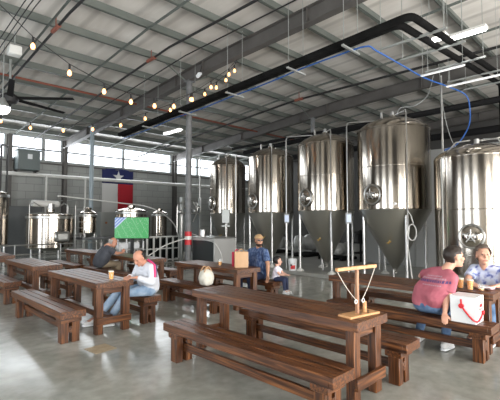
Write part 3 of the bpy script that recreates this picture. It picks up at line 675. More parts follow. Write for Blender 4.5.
# steel counter unit beside the column
t = thing('canning_machine', 'low steel machine with dark side panel right of the big column', 'machine', (8.5, 10.25, 0))
M().b2(0, .95, 0, 1.25, .1, 1.06, bev=.015).build('cabinet', mat('brushed_panel', (.55, .55, .54), .4, .3), t)
M().b2(-.012, 0, .06, 1.2, .25, .98).build('side_panel', mat('smoked_panel', (.035, .04, .042), .25), t)
M().b2(-.03, .98, -.03, 1.28, 1.06, 1.1, bev=.008).build('top', STP, t)
for x in (.06, .9):
    for y in (.06, 1.2): M().cyl((x, y, 0), (x, y, .1), .03, seg=8).build('foot', BLK, t)
M().cyl((.2, .9, 1.1), (.2, .9, 1.34), .13, seg=16).build('beaker', STP, t)
t = thing('pump_skid', 'tall grey equipment panel with curled steel pipes between the column and the tanks', 'equipment', (9.7, 13.4, 0))
M().b2(-.2, .55, 0, .12, .4, 2.15, bev=.01).build('panel', mat('panel_grey', (.15, .17, .175), .45), t)
for x in (-.3, .62): M().b2(x-.04, x+.04, -.04, .1, 0, 2.6).build('post', GALV, t)
m = M(); m.tube(elbow([(-.6, -.1, 1.2), (-.6, -.1, 2.3), (.1, -.1, 2.5), (.4, -.15, 2.1), (.1, -.2, 1.6)], .15), .025, 8); m.tube(elbow([(-.45, -.2, .3), (-.45, -.2, 1.95), (.5, -.2, 1.95), (.5, -.2, 2.6)], .15), .022, 8)
m.tube([(.1+.18*math.cos(a), -.25, 2.3+.18*math.sin(a)) for a in [2*PI*k/18 for k in range(18)]], .02, 8, closed=True); m.build('pipework', STP, t)
for q in ((.42, -.12, 2.2), (-.5, -.15, 2.0), (.2, -.18, 2.05)): M().ball(q, .09, 12, 8).build('valve_body', STP, t)
M().cyl((.0, -.1, .9), (0, -.1, 1.15), .05, seg=12).build('gauge', WHT, t)
t = thing('control_box', 'grey control box on a post in front of the furthest tank', 'control box', (9.82, 11.2, .1))
M().box((0, 0, 1.72), (.30, .16, .52), rz=R(-45), bev=.02).build('housing', GALV, t); M().cyl((0, 0, 0), (0, 0, 1.5), .035, seg=10).build('post', STP, t)
M().box((-.05, -.05, 1.36), (.3, .1, .05), rz=R(-45)).build('tray', GALV, t)
for i, (x, y) in enumerate(((10.05, 10.9), (10.3, 13.4), (11.9, 6.2), (11.5, 4.05))):
    run('standpipe', [(x, y, .1), (x, y, (4.1, 4.3, 4.7, 5.7)[i])], .028, STP, ['upright steel pipe beside the furthest tank', 'upright steel pipe left of the furthest tank', 'upright steel pipe behind the gap between the two tallest tanks', 'white upright pipe between the tallest tank and the right-hand tank'][i], 'pipe')
# keg rack
t = thing('keg_rack', 'white low rack filled with dark kegs left of the big column', 'rack', (8.25, 14.1, 0))
for k in range(7): M().b2(k*.3-.035, k*.3+.035, -.02, .02, 0, 1.02).build('upright', WHT, t)
for z in (.04, .5, .98): M().b2(-.02, 1.82, -.022, .022, z, z+.045).build('rail', WHT, t)
for z in (.04, .5): M().b2(-.02, 1.82, .02, .5, z, z+.03).build('shelf', GALV, t)
proto = None
for j, z in enumerate((.07, .53)):
    for k in range(6):
        if proto is None:
            proto = thing('keg', '', 'keg', (8.25+.15+k*.3, 14.38, z), 0, 'dark kegs in the white rack')
            M().lathe([(0, 0), (.12, 0), (.13, .03), (.137, .12), (.137, .30), (.13, .38), (.11, .4), (0, .39)], seg=20).build('body', mat('dark_green_keg', (.004, .008, .006), .85), proto)
            M().lathe([(.05, .39), (.05, .42), (.02, .43), (0, .43)], seg=12).build('valve', BLK, proto); o = proto
        else: o = copy_tree(proto); o.location = (8.25+.15+k*.3, 14.38, z)
        o['label'] = 'small dark keg on the %s shelf of the white rack, %s from its left end' % ('lower' if j == 0 else 'upper', ['first', 'second', 'third', 'fourth', 'fifth', 'last'][k])
# television
t = thing('television', 'large television showing a green football field, behind the seated men', 'television', (6.32, 11.76, 0), R(-44))
M().b2(-.56, .56, 0, .06, 1.08, 1.78, bev=.01).build('casing', BLK, t)
SCR = mat('tv_screen', (.02, .02, .02), .3); p_ = SCR.node_tree.nodes['Principled BSDF']
tc = nd(SCR, 'ShaderNodeTexCoord'); sp = nd(SCR, 'ShaderNodeSeparateXYZ'); lk(SCR, tc.outputs['Object'], sp.inputs[0])
def mth(op, a, b=None):
    n = nd(SCR, 'ShaderNodeMath', operation=op)
    for i, q in enumerate((a, b)):
        if q is None: continue
        if isinstance(q, (int, float)): n.inputs[i].default_value = q
        else: lk(SCR, q, n.inputs[i])
    return n.outputs[0]
X_, Z_ = sp.outputs[0], sp.outputs[2]
dg_ = mth('SUBTRACT', mth('SUBTRACT', Z_, 1.62), mth('MULTIPLY', mth('ADD', X_, .3), .95))      # above this diagonal: blue advertising boards
boards = mth('MULTIPLY', mth('GREATER_THAN', dg_, 0.0), mth('LESS_THAN', dg_, .34))
strip = mth('GREATER_THAN', mth('SINE', mth('MULTIPLY', dg_, 60)), .1)
yard = mth('MULTIPLY', mth('GREATER_THAN', mth('SINE', mth('MULTIPLY', mth('ADD', X_, mth('MULTIPLY', Z_, .55)), 28)), .95), 1)
nz = nd(SCR, 'ShaderNodeTexNoise', Scale=38.0, Detail=2); lk(SCR, tc.outputs['Object'], nz.inputs['Vector'])
play = mth('GREATER_THAN', nz.outputs[0], .66)
def mixc(f, a, b):
    n = nd(SCR, 'ShaderNodeMix', data_type='RGBA'); lk(SCR, f, n.inputs[0])
    for i, q in ((6, a), (7, b)):
        if isinstance(q, tuple): n.inputs[i].default_value = (*q, 1)
        else: lk(SCR, q, n.inputs[i])
    return n.outputs[2]
g = mixc(yard, (.01, .42, .07), (.12, .55, .18)); g = mixc(play, g, (.6, .75, .6)); bd = mixc(strip, (.10, .22, .65), (.55, .68, .9)); g = mixc(boards, g, bd)
lk(SCR, g, p_.inputs['Emission Color']); p_.inputs['Emission Strength'].default_value = .5
M().b2(-.54, .54, -.004, 0, 1.10, 1.76).build('screen', SCR, t)
M().b2(-.05, .05, .06, .12, .02, 1.4).build('stand_post', BLK, t)
M().b2(-.4, .4, -.2, .35, 0, .03, bev=.01).build('stand_base', BLK, t)
# red and white band on the column, safety chain
m = M((8.3, 11.45, 1.0))
m.lathe([(.115, .82), (.12, .82), (.12, 1.0), (.115, 1.0)], c=(8.3, 11.45, 0), seg=20, slot=0); m.lathe([(.115, 1.0), (.118, 1.0), (.118, 1.12), (.115, 1.12)], c=(8.3, 11.45, 0), seg=20, slot=1); m.lathe([(.115, 1.12), (.12, 1.12), (.12, 1.28), (.115, 1.28)], c=(8.3, 11.45, 0), seg=20, slot=0)
one(m, 'warning_band', [RED, WHT], 'red and white warning band around the big column', 'band', loc=(8.3, 11.45, 1.0))
run('barrier_rope', [(8.18, 11.4, 1.05), (7.4, 11.45, .85), (6.9, 11.6, .55), (6.55, 11.8, .3)], .018, WHT, 'pale rope slanting down left of the big column', 'rope')
run('barrier_rope', [(8.42, 11.4, 1.2), (8.46, 11.1, 1.13), (8.47, 10.7, 1.0), (8.46, 10.2, .92), (8.5, 9.9, .55), (8.5, 9.8, .0)], .009, WHT, 'pale rope hanging from the big column past the dark machine panel', 'rope')
m = M((2.35, 5.15, 0)); m.box((2.35, 5.15, .003), (.30, .30, .006), rz=.1, bev=.002); one(m, 'floor_plate', noise_mat('tan_plate', [(.3, (.34, .26, .17)), (.7, (.46, .38, .26))], (9, 9, 9), rough=.5), 'square tan plate set in the concrete floor', 'floor plate', loc=(2.35, 5.15, 0))
# stacked boxes and bar clutter behind the far tables
t = thing('utility_cart', 'low steel cart with pale tubs behind the seated grey-haired man', 'cart', (7.2, 13.6, 0))
for z in (.25, .6): M().b2(-.5, .5, -.25, .25, z, z+.03).build('shelf', STP, t)
for x in (-.48, .48):
    for y in (-.23, .23): M().cyl((x, y, .06), (x, y, .9), .02, seg=8).build('post', STP, t); M().cyl((x-.02, y, .05), (x+.02, y, .05), .05, seg=12).build('wheel', BLK, t)
for x in (-.25, .2): M().b2(x-.16, x+.16, -.16, .16, .63, .86, bev=.02).build('tub', WHT2, t)
#PEOPLE
# ================================================================ PEOPLE
def V(*a): return Vector(a if len(a) > 1 else a[0])
class Body:
    """closed primitives, fused into one continuous skin by a voxel remesh"""
    def __init__(s): s.b = bmesh.new()
    def ell(s, c, r, rot=None, seg=20, ring=12):
        m = Matrix.Translation(Vector(c)) @ (rot.to_4x4() if rot is not None else Matrix.Identity(4)) @ Matrix.Diagonal((r[0], r[1], r[2], 1))
        bmesh.ops.create_uvsphere(s.b, u_segments=seg, v_segments=ring, radius=1, matrix=m); return s
    def cone(s, p0, r0, p1, r1, seg=16):
        p0, p1 = Vector(p0), Vector(p1); d = p1-p0
        m = Matrix.Translation((p0+p1)/2) @ d.to_track_quat('Z', 'Y').to_matrix().to_4x4()
        bmesh.ops.create_cone(s.b, cap_ends=True, segments=seg, radius1=r0, radius2=r1, depth=max(d.length, 1e-4), matrix=m); return s
    def cap(s, p0, r0, p1, r1, seg=16):
        s.ell(p0, (r0,)*3, seg=seg, ring=8); s.ell(p1, (r1,)*3, seg=seg, ring=8); s.cone(p0, r0, p1, r1, seg); return s
    def chain(s, pts, rs, seg=16):
        for a, ra, b, rb in zip(pts, rs, pts[1:], rs[1:]): s.cap(a, ra, b, rb, seg)
        return s
    def build(s, name, mt, parent, off, vox=.009, smooth=4, clip=None):
        me = bpy.data.meshes.new(name); bmesh.ops.translate(s.b, verts=s.b.verts[:], vec=-Vector(off)); s.b.to_mesh(me); s.b.free()
        o = bpy.data.objects.new(name, me); C.objects.link(o)
        r = o.modifiers.new('r', 'REMESH'); r.mode = 'VOXEL'; r.voxel_size = vox; r.use_smooth_shade = True
        q = o.modifiers.new('s', 'SMOOTH'); q.factor = .5; q.iterations = smooth
        dg = bpy.context.evaluated_depsgraph_get(); dg.update()
        nm = bpy.data.meshes.new_from_object(o.evaluated_get(dg), depsgraph=dg)
        o.modifiers.clear(); o.data = nm; nm.name = name; nm.materials.clear(); nm.materials.append(mt)
        if clip:
            bb = bmesh.new(); bb.from_mesh(nm); dead = [v for v in bb.verts if clip(v.co+Vector(off))]
            bmesh.ops.delete(bb, geom=dead, context='VERTS'); bb.to_mesh(nm); bb.free()
        o.parent = parent; return o
def hand(B, wrist, fdir, palm_n, thumb_side, s=1.0, curl=.35, r=.0088):
    """palm, four bent fingers of unequal length and a thumb from the side of the palm"""
    f = Vector(fdir).normalized(); n = Vector(palm_n); n = (n-f*n.dot(f)).normalized(); l = f.cross(n)*thumb_side
    k0 = wrist+f*.085*s
    for q in (-.030, -.010, .010, .030): B.cap(wrist+l*q*.7*s+f*.012*s, .016*s, k0+l*q*s, .0115*s, 8)
    for q, ln, c in ((.032, .070, 0), (.011, .080, .05), (-.010, .075, .1), (-.031, .058, .15)):
        a = curl+c; p = k0+l*q*s; d1 = (f*math.cos(a*.5)+n*math.sin(a*.5)); d2 = (f*math.cos(a*1.4)+n*math.sin(a*1.4)); d3 = (f*math.cos(a*2.2)+n*math.sin(a*2.2))
        p1 = p+d1*ln*.45*s; p2 = p1+d2*ln*.32*s; p3 = p2+d3*ln*.23*s; B.chain([p, p1, p2, p3], [r*1.1*s, r*s, r*.92*s, r*.8*s], 8)
    t0 = wrist+l*.022*s+f*.03*s; t1 = t0+(l*.75+f*.65+n*.25).normalized()*.04*s; t2 = t1+(l*.3+f*.95+n*.4).normalized()*.03*s
    B.chain([t0, t1, t2], [.014*s, .0115*s, .0095*s], 8)
def frame(look, up=(0, 0, 1)):
    y = Vector(look).normalized(); z = Vector(up); z = (z-y*z.dot(y)).normalized(); x = y.cross(z); return Matrix((x, y, z)).transposed()
def shell(name, mt, parent, off, hc, F, s, r, c, keep, thick=.008, seg=40, ring=26, jit=.0):
    """open shell cut from an ellipsoid round the head: hair, beard"""
    b = bmesh.new(); bmesh.ops.create_uvsphere(b, u_segments=seg, v_segments=ring, radius=1)
    for v in b.verts: v.co = Vector((v.co.x*r[0]+c[0], v.co.y*r[1]+c[1], v.co.z*r[2]+c[2]))
    bmesh.ops.delete(b, geom=[v for v in b.verts if not keep(v.co)], context='VERTS')
    for v in b.verts:
        nn = noise.noise(v.co*55)*jit; v.co += v.co.normalized()*nn
        v.co = hc+F @ (v.co*s)-off
    for f in b.faces: f.smooth = True
    me = bpy.data.meshes.new(name); b.to_mesh(me); b.free(); me.materials.append(mt)
    o = bpy.data.objects.new(name, me); C.objects.link(o); o.parent = parent
    q = o.modifiers.new('t', 'SOLIDIFY'); q.thickness = thick*s; q.offset = 1; return o
EYEW = mat('eye', (.10, .07, .05), .2); 
def person(label, base, J, skin, shirt, pants, shoes, hair, s=1.0, look=(1, 0, 0), up=(0, 0, 1), sleeve=.55, fat=1.0, belly=None, hairf=None, beard=False, hs=1.0, vox=.0085, shirt_off=.014, hem=0):
    off = Vector(base); t = thing('person', label, 'person', off)
    J = {k: Vector(v) for k, v in J.items()}
    F = frame(look, up); hc = J['head']; hk = s*hs
    H = lambda x, y, z: hc+F @ (Vector((x, y, z))*hk)
    pel, nk, sL, sR = J['pelvis'], J['neck'], J['shL'], J['shR']
    lat = (sR-sL).normalized(); lp = J.get('plat', lat).normalized() if 'plat' in J else lat
    ch = (sL+sR)/2-(nk-pel).normalized()*.13*s; mid = (pel+ch)/2; 
    if belly is not None: mid = mid+Vector(belly)
    def torso(B, e):
        hz = Vector((0, 0, hem if e else 0))
        for q in (-1, 0, 1):
            B.cap(pel+hz+lp*q*.075*s, (.105*fat+e)*s, mid+lat*q*.06*s*fat, (.115*fat+e)*s); B.cap(mid+lat*q*.06*s*fat, (.115*fat+e)*s, ch+lat*q*.085*s, (.11*(fat*.5+.5)+e)*s)
        B.cap(sL-(sL-sR)*.10, (.060+e)*s, sR+(sL-sR)*.10, (.060+e)*s)
        for sh in (sL, sR): B.cap(nk-(nk-ch).normalized()*.03*s, (.045+e)*s, sh, (.055+e)*s); B.cap(ch, (.10+e)*s, sh-(sh-ch)*.25, (.075+e)*s)
    def arm(B, k, e, frac=1):
        sh, el, wr = J['sh'+k], J['el'+k], J['wr'+k]
        if frac >= 1:
            B.cap(sh, (.054+e)*s, el, (.042+e)*s)
            p = el+(wr-el)*(min(frac, 2)-1); B.cap(el, (.042+e)*s, el+(p-el)*.3, (.043+e)*s) if frac > 1 else None
            if frac > 1: B.cone(el+(p-el)*.3, (.043+e)*s, p, (.030+e)*s if frac < 2 or e == 0 else (.031+e)*s)
        else:
            p = sh+(el-sh)*frac; B.ell(sh, ((.056+e)*s,)*3); B.cone(sh, (.056+e)*s, p, (.056+e*1.6)*s)
    def leg(B, k, e, frac=1.0):
        h, kn, an = J['hip'+k], J['kn'+k], J['an'+k]
        B.cap(h, (.085+e)*s, kn, (.055+e)*s); B.cap(kn, (.055+e)*s, kn+(an-kn)*.35, (.053+e)*s); B.cone(kn+(an-kn)*.35, (.053+e)*s, kn+(an-kn)*frac, (.036+e*1.3)*s)
        B.cap(pel+(h-pel)*.6, (.10+e)*s, h, (.09+e)*s)
    # ---- the body, one surface
    B = Body(); torso(B, 0)
    for k in 'LR':
        arm(B, k, 0, 1); B.cap(J['el'+k], .042*s, J['el'+k]+(J['wr'+k]-J['el'+k])*.3, .041*s); B.cap(J['el'+k]+(J['wr'+k]-J['el'+k])*.3, .041*s, J['wr'+k], .027*s)
        leg(B, k, 0); an = J['an'+k]; td = J['toe'+k].normalized(); B.cap(an, .036*s, an+td*.12*s-Vector((0, 0, .04*s)), .03*s)
        hand(B, J['wr'+k], J['hd'+k], J['hn'+k], 1 if k == 'R' else -1, s, curl=J.get('curl', Vector((.35, 0, 0)))[0])
    B.cap(nk-(nk-ch).normalized()*.02*s, .062*s, H(0, -.02, -.04), .052*hk)
    B.ell(H(0, -.012, .03), (.074*hk, .095*hk, .088*hk), F); B.ell(H(0, .018, -.04), (.058*hk, .068*hk, .072*hk), F); B.ell(H(0, .058, -.092), (.026*hk, .026*hk, .022*hk), F)
    B.cap(H(0, .088, .012), .008*hk, H(0, .106, -.024), .0125*hk, 10); B.cap(H(-.03, .074, .032), .012*hk, H(.03, .074, .032), .012*hk, 10); B.cap(H(-.018, .081, -.058), .009*hk, H(.018, .081, -.058), .009*hk, 10)
    for q in (-1, 1): B.ell(H(q*.078, -.008, -.008), (.010*hk, .020*hk, .030*hk), F, 12, 8); B.ell(H(q*.042, .055, -.025), (.026*hk, .024*hk, .028*hk), F, 12, 8)
    body = B.build('body', skin, t, off, vox=vox*s**.5, smooth=3)
    for q in (-1, 1): M(off).ball(H(q*.031, .080, .010), (.009*hk,)*3, 10, 6).build('eye', EYEW, t)
    lip = mat('lip', (.38, .12, .09), .5) if 'lip' not in bpy.data.materials else bpy.data.materials['lip']
    M(off).tube([H(-.022, .084, -.060), H(0, .092, -.057), H(.022, .084, -.060)], .0045*hk, 6).build('mouth', lip, t)
    # ---- clothes
    B = Body(); torso(B, shirt_off)
    for k in 'LR': arm(B, k, shirt_off, sleeve)
    seat = J['seat'][2] if 'seat' in J else .46
    B.build('shirt', shirt, t, off, vox=.011*s, smooth=3)
    B = Body()
    for k in 'LR': leg(B, k, .013, .97)
    B.cap(J['hipL'], .10*s, J['hipR'], .10*s)
    B.cap(pel+lp*.075*s, (.105*fat+.006)*s, pel-lp*.075*s, (.105*fat+.006)*s); B.build('trousers', pants, t, off, vox=.011*s, smooth=3)
    for k in 'LR':
        an = J['an'+k]; td = J['toe'+k].normalized(); tp = an+td*.165*s-Vector((0, 0, .055*s)); hl = an-td*.04*s-Vector((0, 0, .045*s))
        B = Body(); B.cap(hl, .040*s, tp, .036*s); B.cap(an-Vector((0, 0, .01*s)), .044*s, an+td*.06*s-Vector((0, 0, .04*s)), .044*s); sh = B.build('shoe', shoes, t, off, vox=.009*s, smooth=2)
        so = M(off); sv = Vector((-td.y, td.x, 0)); z0 = min(hl.z, tp.z)-.044*s
        P_ = []
        for q in range(16):
            a = 2*PI*q/16; cc = hl if math.cos(a) < 0 else tp; P_.append(Vector((cc.x, cc.y, z0))+td*.043*s*math.cos(a)+sv*.042*s*math.sin(a))
        so.prism(P_, (0, 0, .022*s)); so.build('sole', WHT2, sh)
    # ---- hair
    if hairf: shell('hair', hair, t, off, hc, F, hk, (.083, .104, .098), (0, -.014, .032), hairf, thick=.014, jit=.012)
    if beard: shell('beard', hair, t, off, hc, F, hk, (.063, .076, .080), (0, .018, -.044), lambda v: v.z < -.058 and v.y > -.01, thick=.006, jit=.006)
    return t, H, F, off, hk
def skinm(n, c): return noise_mat(n, [(.3, tuple(q*.9 for q in c)), (.7, c)], (9, 9, 9), rough=.5)
SK1 = skinm('fair_skin', (.66, .36, .25)); SK2 = skinm('ruddy_skin', (.55, .27, .18)); SK3 = skinm('tan_skin', (.48, .25, .155)); SK4 = skinm('child_skin', (.72, .42, .32))
DEN = noise_mat('blue_denim', [(.3, (.06, .12, .24)), (.7, (.16, .26, .42))], (12, 12, 12), rough=.85, bump=.3); DENL = noise_mat('light_denim', [(.3, (.18, .28, .42)), (.7, (.40, .50, .62))], (8, 8, 8), rough=.85, bump=.3)
KHA = noise_mat('khaki_cotton', [(.3, (.26, .20, .13)), (.7, (.36, .29, .20))], (9, 9, 9), rough=.85); NAVY = noise_mat('navy_cotton', [(.3, (.012, .018, .05)), (.7, (.03, .04, .09))], (9, 9, 9), rough=.85)
PINK = noise_mat('faded_red_cotton', [(.3, (.36, .085, .12)), (.7, (.50, .15, .19))], (5, 5, 7), rough=.9, bump=.5, bdist=.05)
CHAR = noise_mat('charcoal_cotton', [(.3, (.045, .05, .062)), (.7, (.075, .08, .095))], (6, 6, 6), rough=.9, bump=.4, bdist=.04)
JERS = noise_mat('white_jersey', [(.3, (.55, .58, .64)), (.7, (.70, .72, .77))], (6, 6, 6), rough=.75, bump=.4, bdist=.04)
BLOU = noise_mat('blue_print_blouse', [(.34, (.12, .16, .45)), (.43, (.42, .48, .75)), (.52, (.62, .68, .84))], (14, 14, 14), rough=.8, detail=2)
PLAID = noise_mat('blue_checked_cotton', [(.35, (.02, .04, .12)), (.5, (.05, .095, .21)), (.65, (.13, .18, .30))], (30, 30, 12), rough=.85, detail=1)
LIL = noise_mat('pale_lilac_cotton', [(.3, (.62, .60, .72)), (.7, (.78, .76, .85))], (9, 9, 9), rough=.85)
DHAIR = mat('dark_brown_hair', (.022, .014, .010), .5); GHAIR = mat('grey_brown_hair', (.10, .075, .06), .55); WHAIR = mat('grey_hair', (.35, .32, .29), .6); BHAIR = mat('black_hair', (.012, .010, .010), .5)
WSH = mat('white_shoe', (.7, .7, .7), .6); DSH = mat('navy_shoe', (.02, .025, .05), .6); BSH = mat('black_shoe', (.015, .015, .015), .6)
short = lambda v: (v.z > .035 or v.y < -.03) and not (v.y > .045 and v.z < .075) and v.z > -.055
bob = lambda v: (v.z > .05 or v.y < .012) and not (v.y > .05 and v.z < .085)
fringe = lambda v: v.y < -.015 and -.05 < v.z < .055
# --- man in the faded red T-shirt
t, H, F, off, hk = person('man in a faded red T-shirt and jeans on the bench, leaning towards the woman', (5.4, 2.0, 0), dict(
    pelvis=(5.40, 2.12, .60), neck=(5.43, 1.90, 1.06), head=(5.50, 1.82, 1.20), shL=(5.47, 2.07, .995), shR=(5.37, 1.81, .95),
    elL=(5.66, 2.32, .90), wrL=(5.84, 2.12, .80), hdL=(.3, -1, -.1), hnL=(0, 0, -1), elR=(5.33, 1.87, .72), wrR=(5.27, 1.88, .515), hdR=(-.6, -.2, -.35), hnR=(.1, 0, -1),
    hipL=(5.46, 2.17, .55), hipR=(5.46, 1.98, .55), knL=(5.76, 2.28, .54), knR=(5.74, 1.99, .54), anL=(5.62, 2.36, .11), anR=(5.48, 1.96, .11), toeL=(.95, .1, 0), toeR=(.9, -.1, 0), plat=(0, -1, 0)),
    SK1, PINK, DEN, WSH, DHAIR, look=(.72, -.70, .06), sleeve=.72, fat=1.24, belly=(-.02, .03, .0), hem=.028, hairf=short, hs=1.10)
# faded lines printed across the back of the shirt
dgx = bpy.context.evaluated_depsgraph_get(); shirt_o = [c for c in t.children if c.name.startswith('shirt')][0]
from mathutils.bvhtree import BVHTree
bv = BVHTree.FromObject(shirt_o, dgx); mm = [M(off), M(off)]
rg = random.Random(4); dr = Vector((.93, -.36, 0)); sd = Vector((.36, .93, 0))*-1
for i, (z, w_, hh, k) in enumerate(((.955, .10, .016, 0), (.925, .16, .02, 0), (.885, .20, .034, 1), (.845, .12, .014, 0))):
    a = -w_
    while a < w_:
        lw = rg.uniform(.012, .026); cc = [Vector((5.38, 1.99, 0))+sd*(a+dx)-dr*.6+Vector((0, 0, z+dz-.35*abs(a)*0)) for dx, dz in ((0, 0), (lw, 0), (lw*.9, hh), (0, hh*.9))]
        hits = [bv.ray_cast(c-off, dr) for c in cc]
        if all(h_[0] is not None for h_ in hits):
            mm[k].b.faces.new([mm[k]._v(h_[0]-dr*.004+off) for h_ in hits])
        a += lw+.008
mm[0].build('back_print', mat('print_pale', (.45, .28, .34), .9), t)['label'] = 'faded pale lettering on the back'; mm[1].build('back_print', mat('print_navy', (.10, .06, .16), .9), t)['label'] = 'faded navy lettering on the back'
# --- woman in the blue print blouse
t, H, F, off, hk = person('woman in a pale blue print blouse facing the camera across the table', (6.52, 1.70, 0), dict(
    pelvis=(6.54, 1.70, .60), neck=(6.44, 1.74, 1.02), head=(6.40, 1.74, 1.17), shL=(6.46, 1.50, .97), shR=(6.50, 1.89, .97),
    elL=(6.30, 1.42, .80), wrL=(6.12, 1.52, .80), hdL=(-.8, .5, 0), hnL=(0, 0, -1), elR=(6.30, 1.93, .81), wrR=(6.10, 1.78, .80), hdR=(-.8, -.5, 0), hnR=(0, 0, -1),
    hipL=(6.50, 1.60, .55), hipR=(6.50, 1.80, .55), knL=(6.14, 1.60, .545), knR=(6.14, 1.80, .545), anL=(6.12, 1.58, .11), anR=(6.06, 1.82, .11), toeL=(-1, 0, 0), toeR=(-1, 0, 0), plat=(0, 1, 0)),
    SK1, BLOU, DEN, DSH, GHAIR, look=(-.84, -.50, .12), s=.97, sleeve=.7, fat=1.25, hairf=bob, hs=1.2)
# --- man in the cap
t, H, F, off, hk = person('bearded man in a tan cap and blue checked shirt behind the paper bag', (6.1, 5.78, 0), dict(
    pelvis=(6.10, 5.80, .60), neck=(6.06, 5.76, 1.10), head=(6.02, 5.73, 1.25), shL=(6.02, 5.55, 1.03), shR=(6.06, 5.99, 1.02),
    elL=(5.99, 5.45, .78), wrL=(5.93, 5.40, .58), hdL=(-.1, 0, -1), hnL=(-1, 0, 0), elR=(5.86, 6.06, .82), wrR=(5.62, 5.95, .80), hdR=(-.9, -.3, 0), hnR=(0, 0, -1),
    hipL=(6.05, 5.70, .55), hipR=(6.05, 5.90, .55), knL=(5.68, 5.66, .53), knR=(5.68, 5.96, .53), anL=(5.72, 5.62, .11), anR=(5.72, 5.98, .11), toeL=(-1, -.1, 0), toeR=(-1, .1, 0), plat=(0, 1, 0)),
    SK3, PLAID, NAVY, BSH, DHAIR, look=(-.45, -.88, 0), sleeve=.75, fat=1.32, beard=True, hairf=lambda v: v.y < .0 and -.05 < v.z < .06)
t.location.y += .07; t.location.x -= .02
TAN = mat('tan_cap_cloth', (.42, .27, .14), .85)
cp = shell('cap_crown', TAN, t, off, Vector(H(0, 0, 0)), F, hk, (.088, .112, .100), (0, -.010, .034), lambda v: v.z > .045, thick=.006)
m = M(off); m.prism([H(-.065, .085, .055), H(-.055, .15, .05), H(0, .175, .048), H(.055, .15, .05), H(.065, .085, .055)], F @ Vector((0, 0, .006))); m.build('cap_brim', TAN, t)
m = M(off)
for q in (-1, 1): m.box(H(q*.032, .094, .012), (.05, .008, .032), rot=F)
m.tube([H(-.082, 0, .02), H(-.06, .088, .02)], .003, 6); m.tube([H(.082, 0, .02), H(.06, .088, .02)], .003, 6); m.build('sunglasses', BLK, t)
# --- little girl
t, H, F, off, hk = person('little girl with dark hair and white shirt sitting on the bench end', (6.1, 5.46, 0), dict(
    pelvis=(6.13, 5.44, .52), neck=(6.13, 5.42, .745), head=(6.14, 5.40, .845), shL=(6.20, 5.44, .70), shR=(6.05, 5.38, .70),
    elL=(6.25, 5.36, .60), wrL=(6.25, 5.26, .58), hdL=(.1, -1, .1), hnL=(0, 0, -1), elR=(6.05, 5.28, .60), wrR=(6.10, 5.18, .59), hdR=(.3, -1, .1), hnR=(0, 0, -1),
    hipL=(6.18, 5.42, .50), hipR=(6.08, 5.40, .50), knL=(6.21, 5.24, .50), knR=(6.11, 5.22, .50), anL=(6.21, 5.22, .28), anR=(6.11, 5.20, .28), toeL=(.1, -1, 0), toeR=(.1, -1, 0), plat=(-1, -.3, 0)),
    SK4, LIL, NAVY, WSH, BHAIR, look=(.62, -.78, 0), s=.56, sleeve=.6, hairf=bob, hs=1.36, vox=.009)
M(off).ball(H(-.085, .01, .06), (.02, .02, .015), 10, 6).build('hair_clip', mat('pink_clip', (.8, .25, .35), .4), t)
# --- man in the white jersey, head bowed
t, H, F, off, hk = person('man in a white jersey with pink shoulder stripes, head bowed over the table', (3.5, 5.9, 0), dict(
    pelvis=(3.50, 5.90, .60), neck=(3.36, 5.82, .985), head=(3.24, 5.78, 1.075), shL=(3.40, 5.66, .92), shR=(3.38, 6.02, .92),
    elL=(3.36, 5.58, .70), wrL=(3.13, 5.66, .795), hdL=(-.9, .2, .0), hnL=(0, 0, -1), elR=(3.30, 6.06, .72), wrR=(3.10, 5.82, .795), hdR=(-.8, -.5, 0), hnR=(0, 0, -1),
    hipL=(3.46, 5.80, .55), hipR=(3.46, 5.99, .55), knL=(3.10, 5.90, .53), knR=(3.08, 6.12, .53), anL=(2.93, 6.12, .11), anR=(2.80, 6.32, .11), toeL=(-1, .2, 0), toeR=(-1, .2, 0), plat=(0, 1, 0)),
    SK2, JERS, DENL, WSH, BHAIR, look=(-.80, -.30, -.55), up=(-.5, -.1, .8), sleeve=1.93, fat=1.12, hairf=lambda v: v.y < -.01 and -.045 < v.z < .07, hs=1.03)
PKS = mat('pink_stripe', (.72, .06, .20), .8); NVS = mat('navy_stripe', (.05, .05, .14), .8)
sh, el, nk = Vector((3.40, 5.66, .92)), Vector((3.36, 5.58, .70)), Vector((3.36, 5.82, .985))
for dy, mt_, nm, r_ in ((0, PKS, 'shoulder_stripe', .019), (.034, NVS, 'shoulder_stripe', .008)):
    pts = [nk+Vector((.045+dy, -.03, .055)), sh+Vector((.02+dy, .03, .078)), sh+Vector((.015+dy, -.055, .045)), sh+(el-sh)*.35+Vector((.015+dy, -.070, 0)), sh+(el-sh)*.62+Vector((.015+dy, -.066, 0))]
    o = M(off).tube(pts, r_, 8).build(nm, mt_, t); o['label'] = 'pink stripe' if mt_ is PKS else 'navy stripe'
# --- grey-haired man leaning on the far table
t, H, F, off, hk = person('grey-haired man in a charcoal T-shirt hunched sideways over the far table', (4.55, 10.1, 0), dict(
    pelvis=(4.55, 10.10, .60), neck=(4.66, 9.96, 1.03), head=(4.79, 9.86, 1.10), shL=(4.66, 10.14, .95), shR=(4.66, 9.80, .93),
    elL=(4.86, 10.2, .82), wrL=(5.05, 10.06, .80), hdL=(.8, -.5, .0), hnL=(0, 0, -1), elR=(4.84, 9.76, .82), wrR=(5.03, 9.84, .83), hdR=(.6, .3, .5), hnR=(-.5, 0, -.5),
    hipL=(4.60, 10.20, .55), hipR=(4.60, 10.0, .55), knL=(5.0, 10.22, .53), knR=(5.0, 9.98, .53), anL=(4.95, 10.24, .11), anR=(4.95, 9.96, .11), toeL=(1, 0, 0), toeR=(1, 0, 0), plat=(0, -1, 0)),
    SK2, CHAR, KHA, BSH, WHAIR, look=(.82, -.35, -.42), up=(.4, -.1, .9), sleeve=.7, fat=1.3, hairf=fringe, hs=1.02)

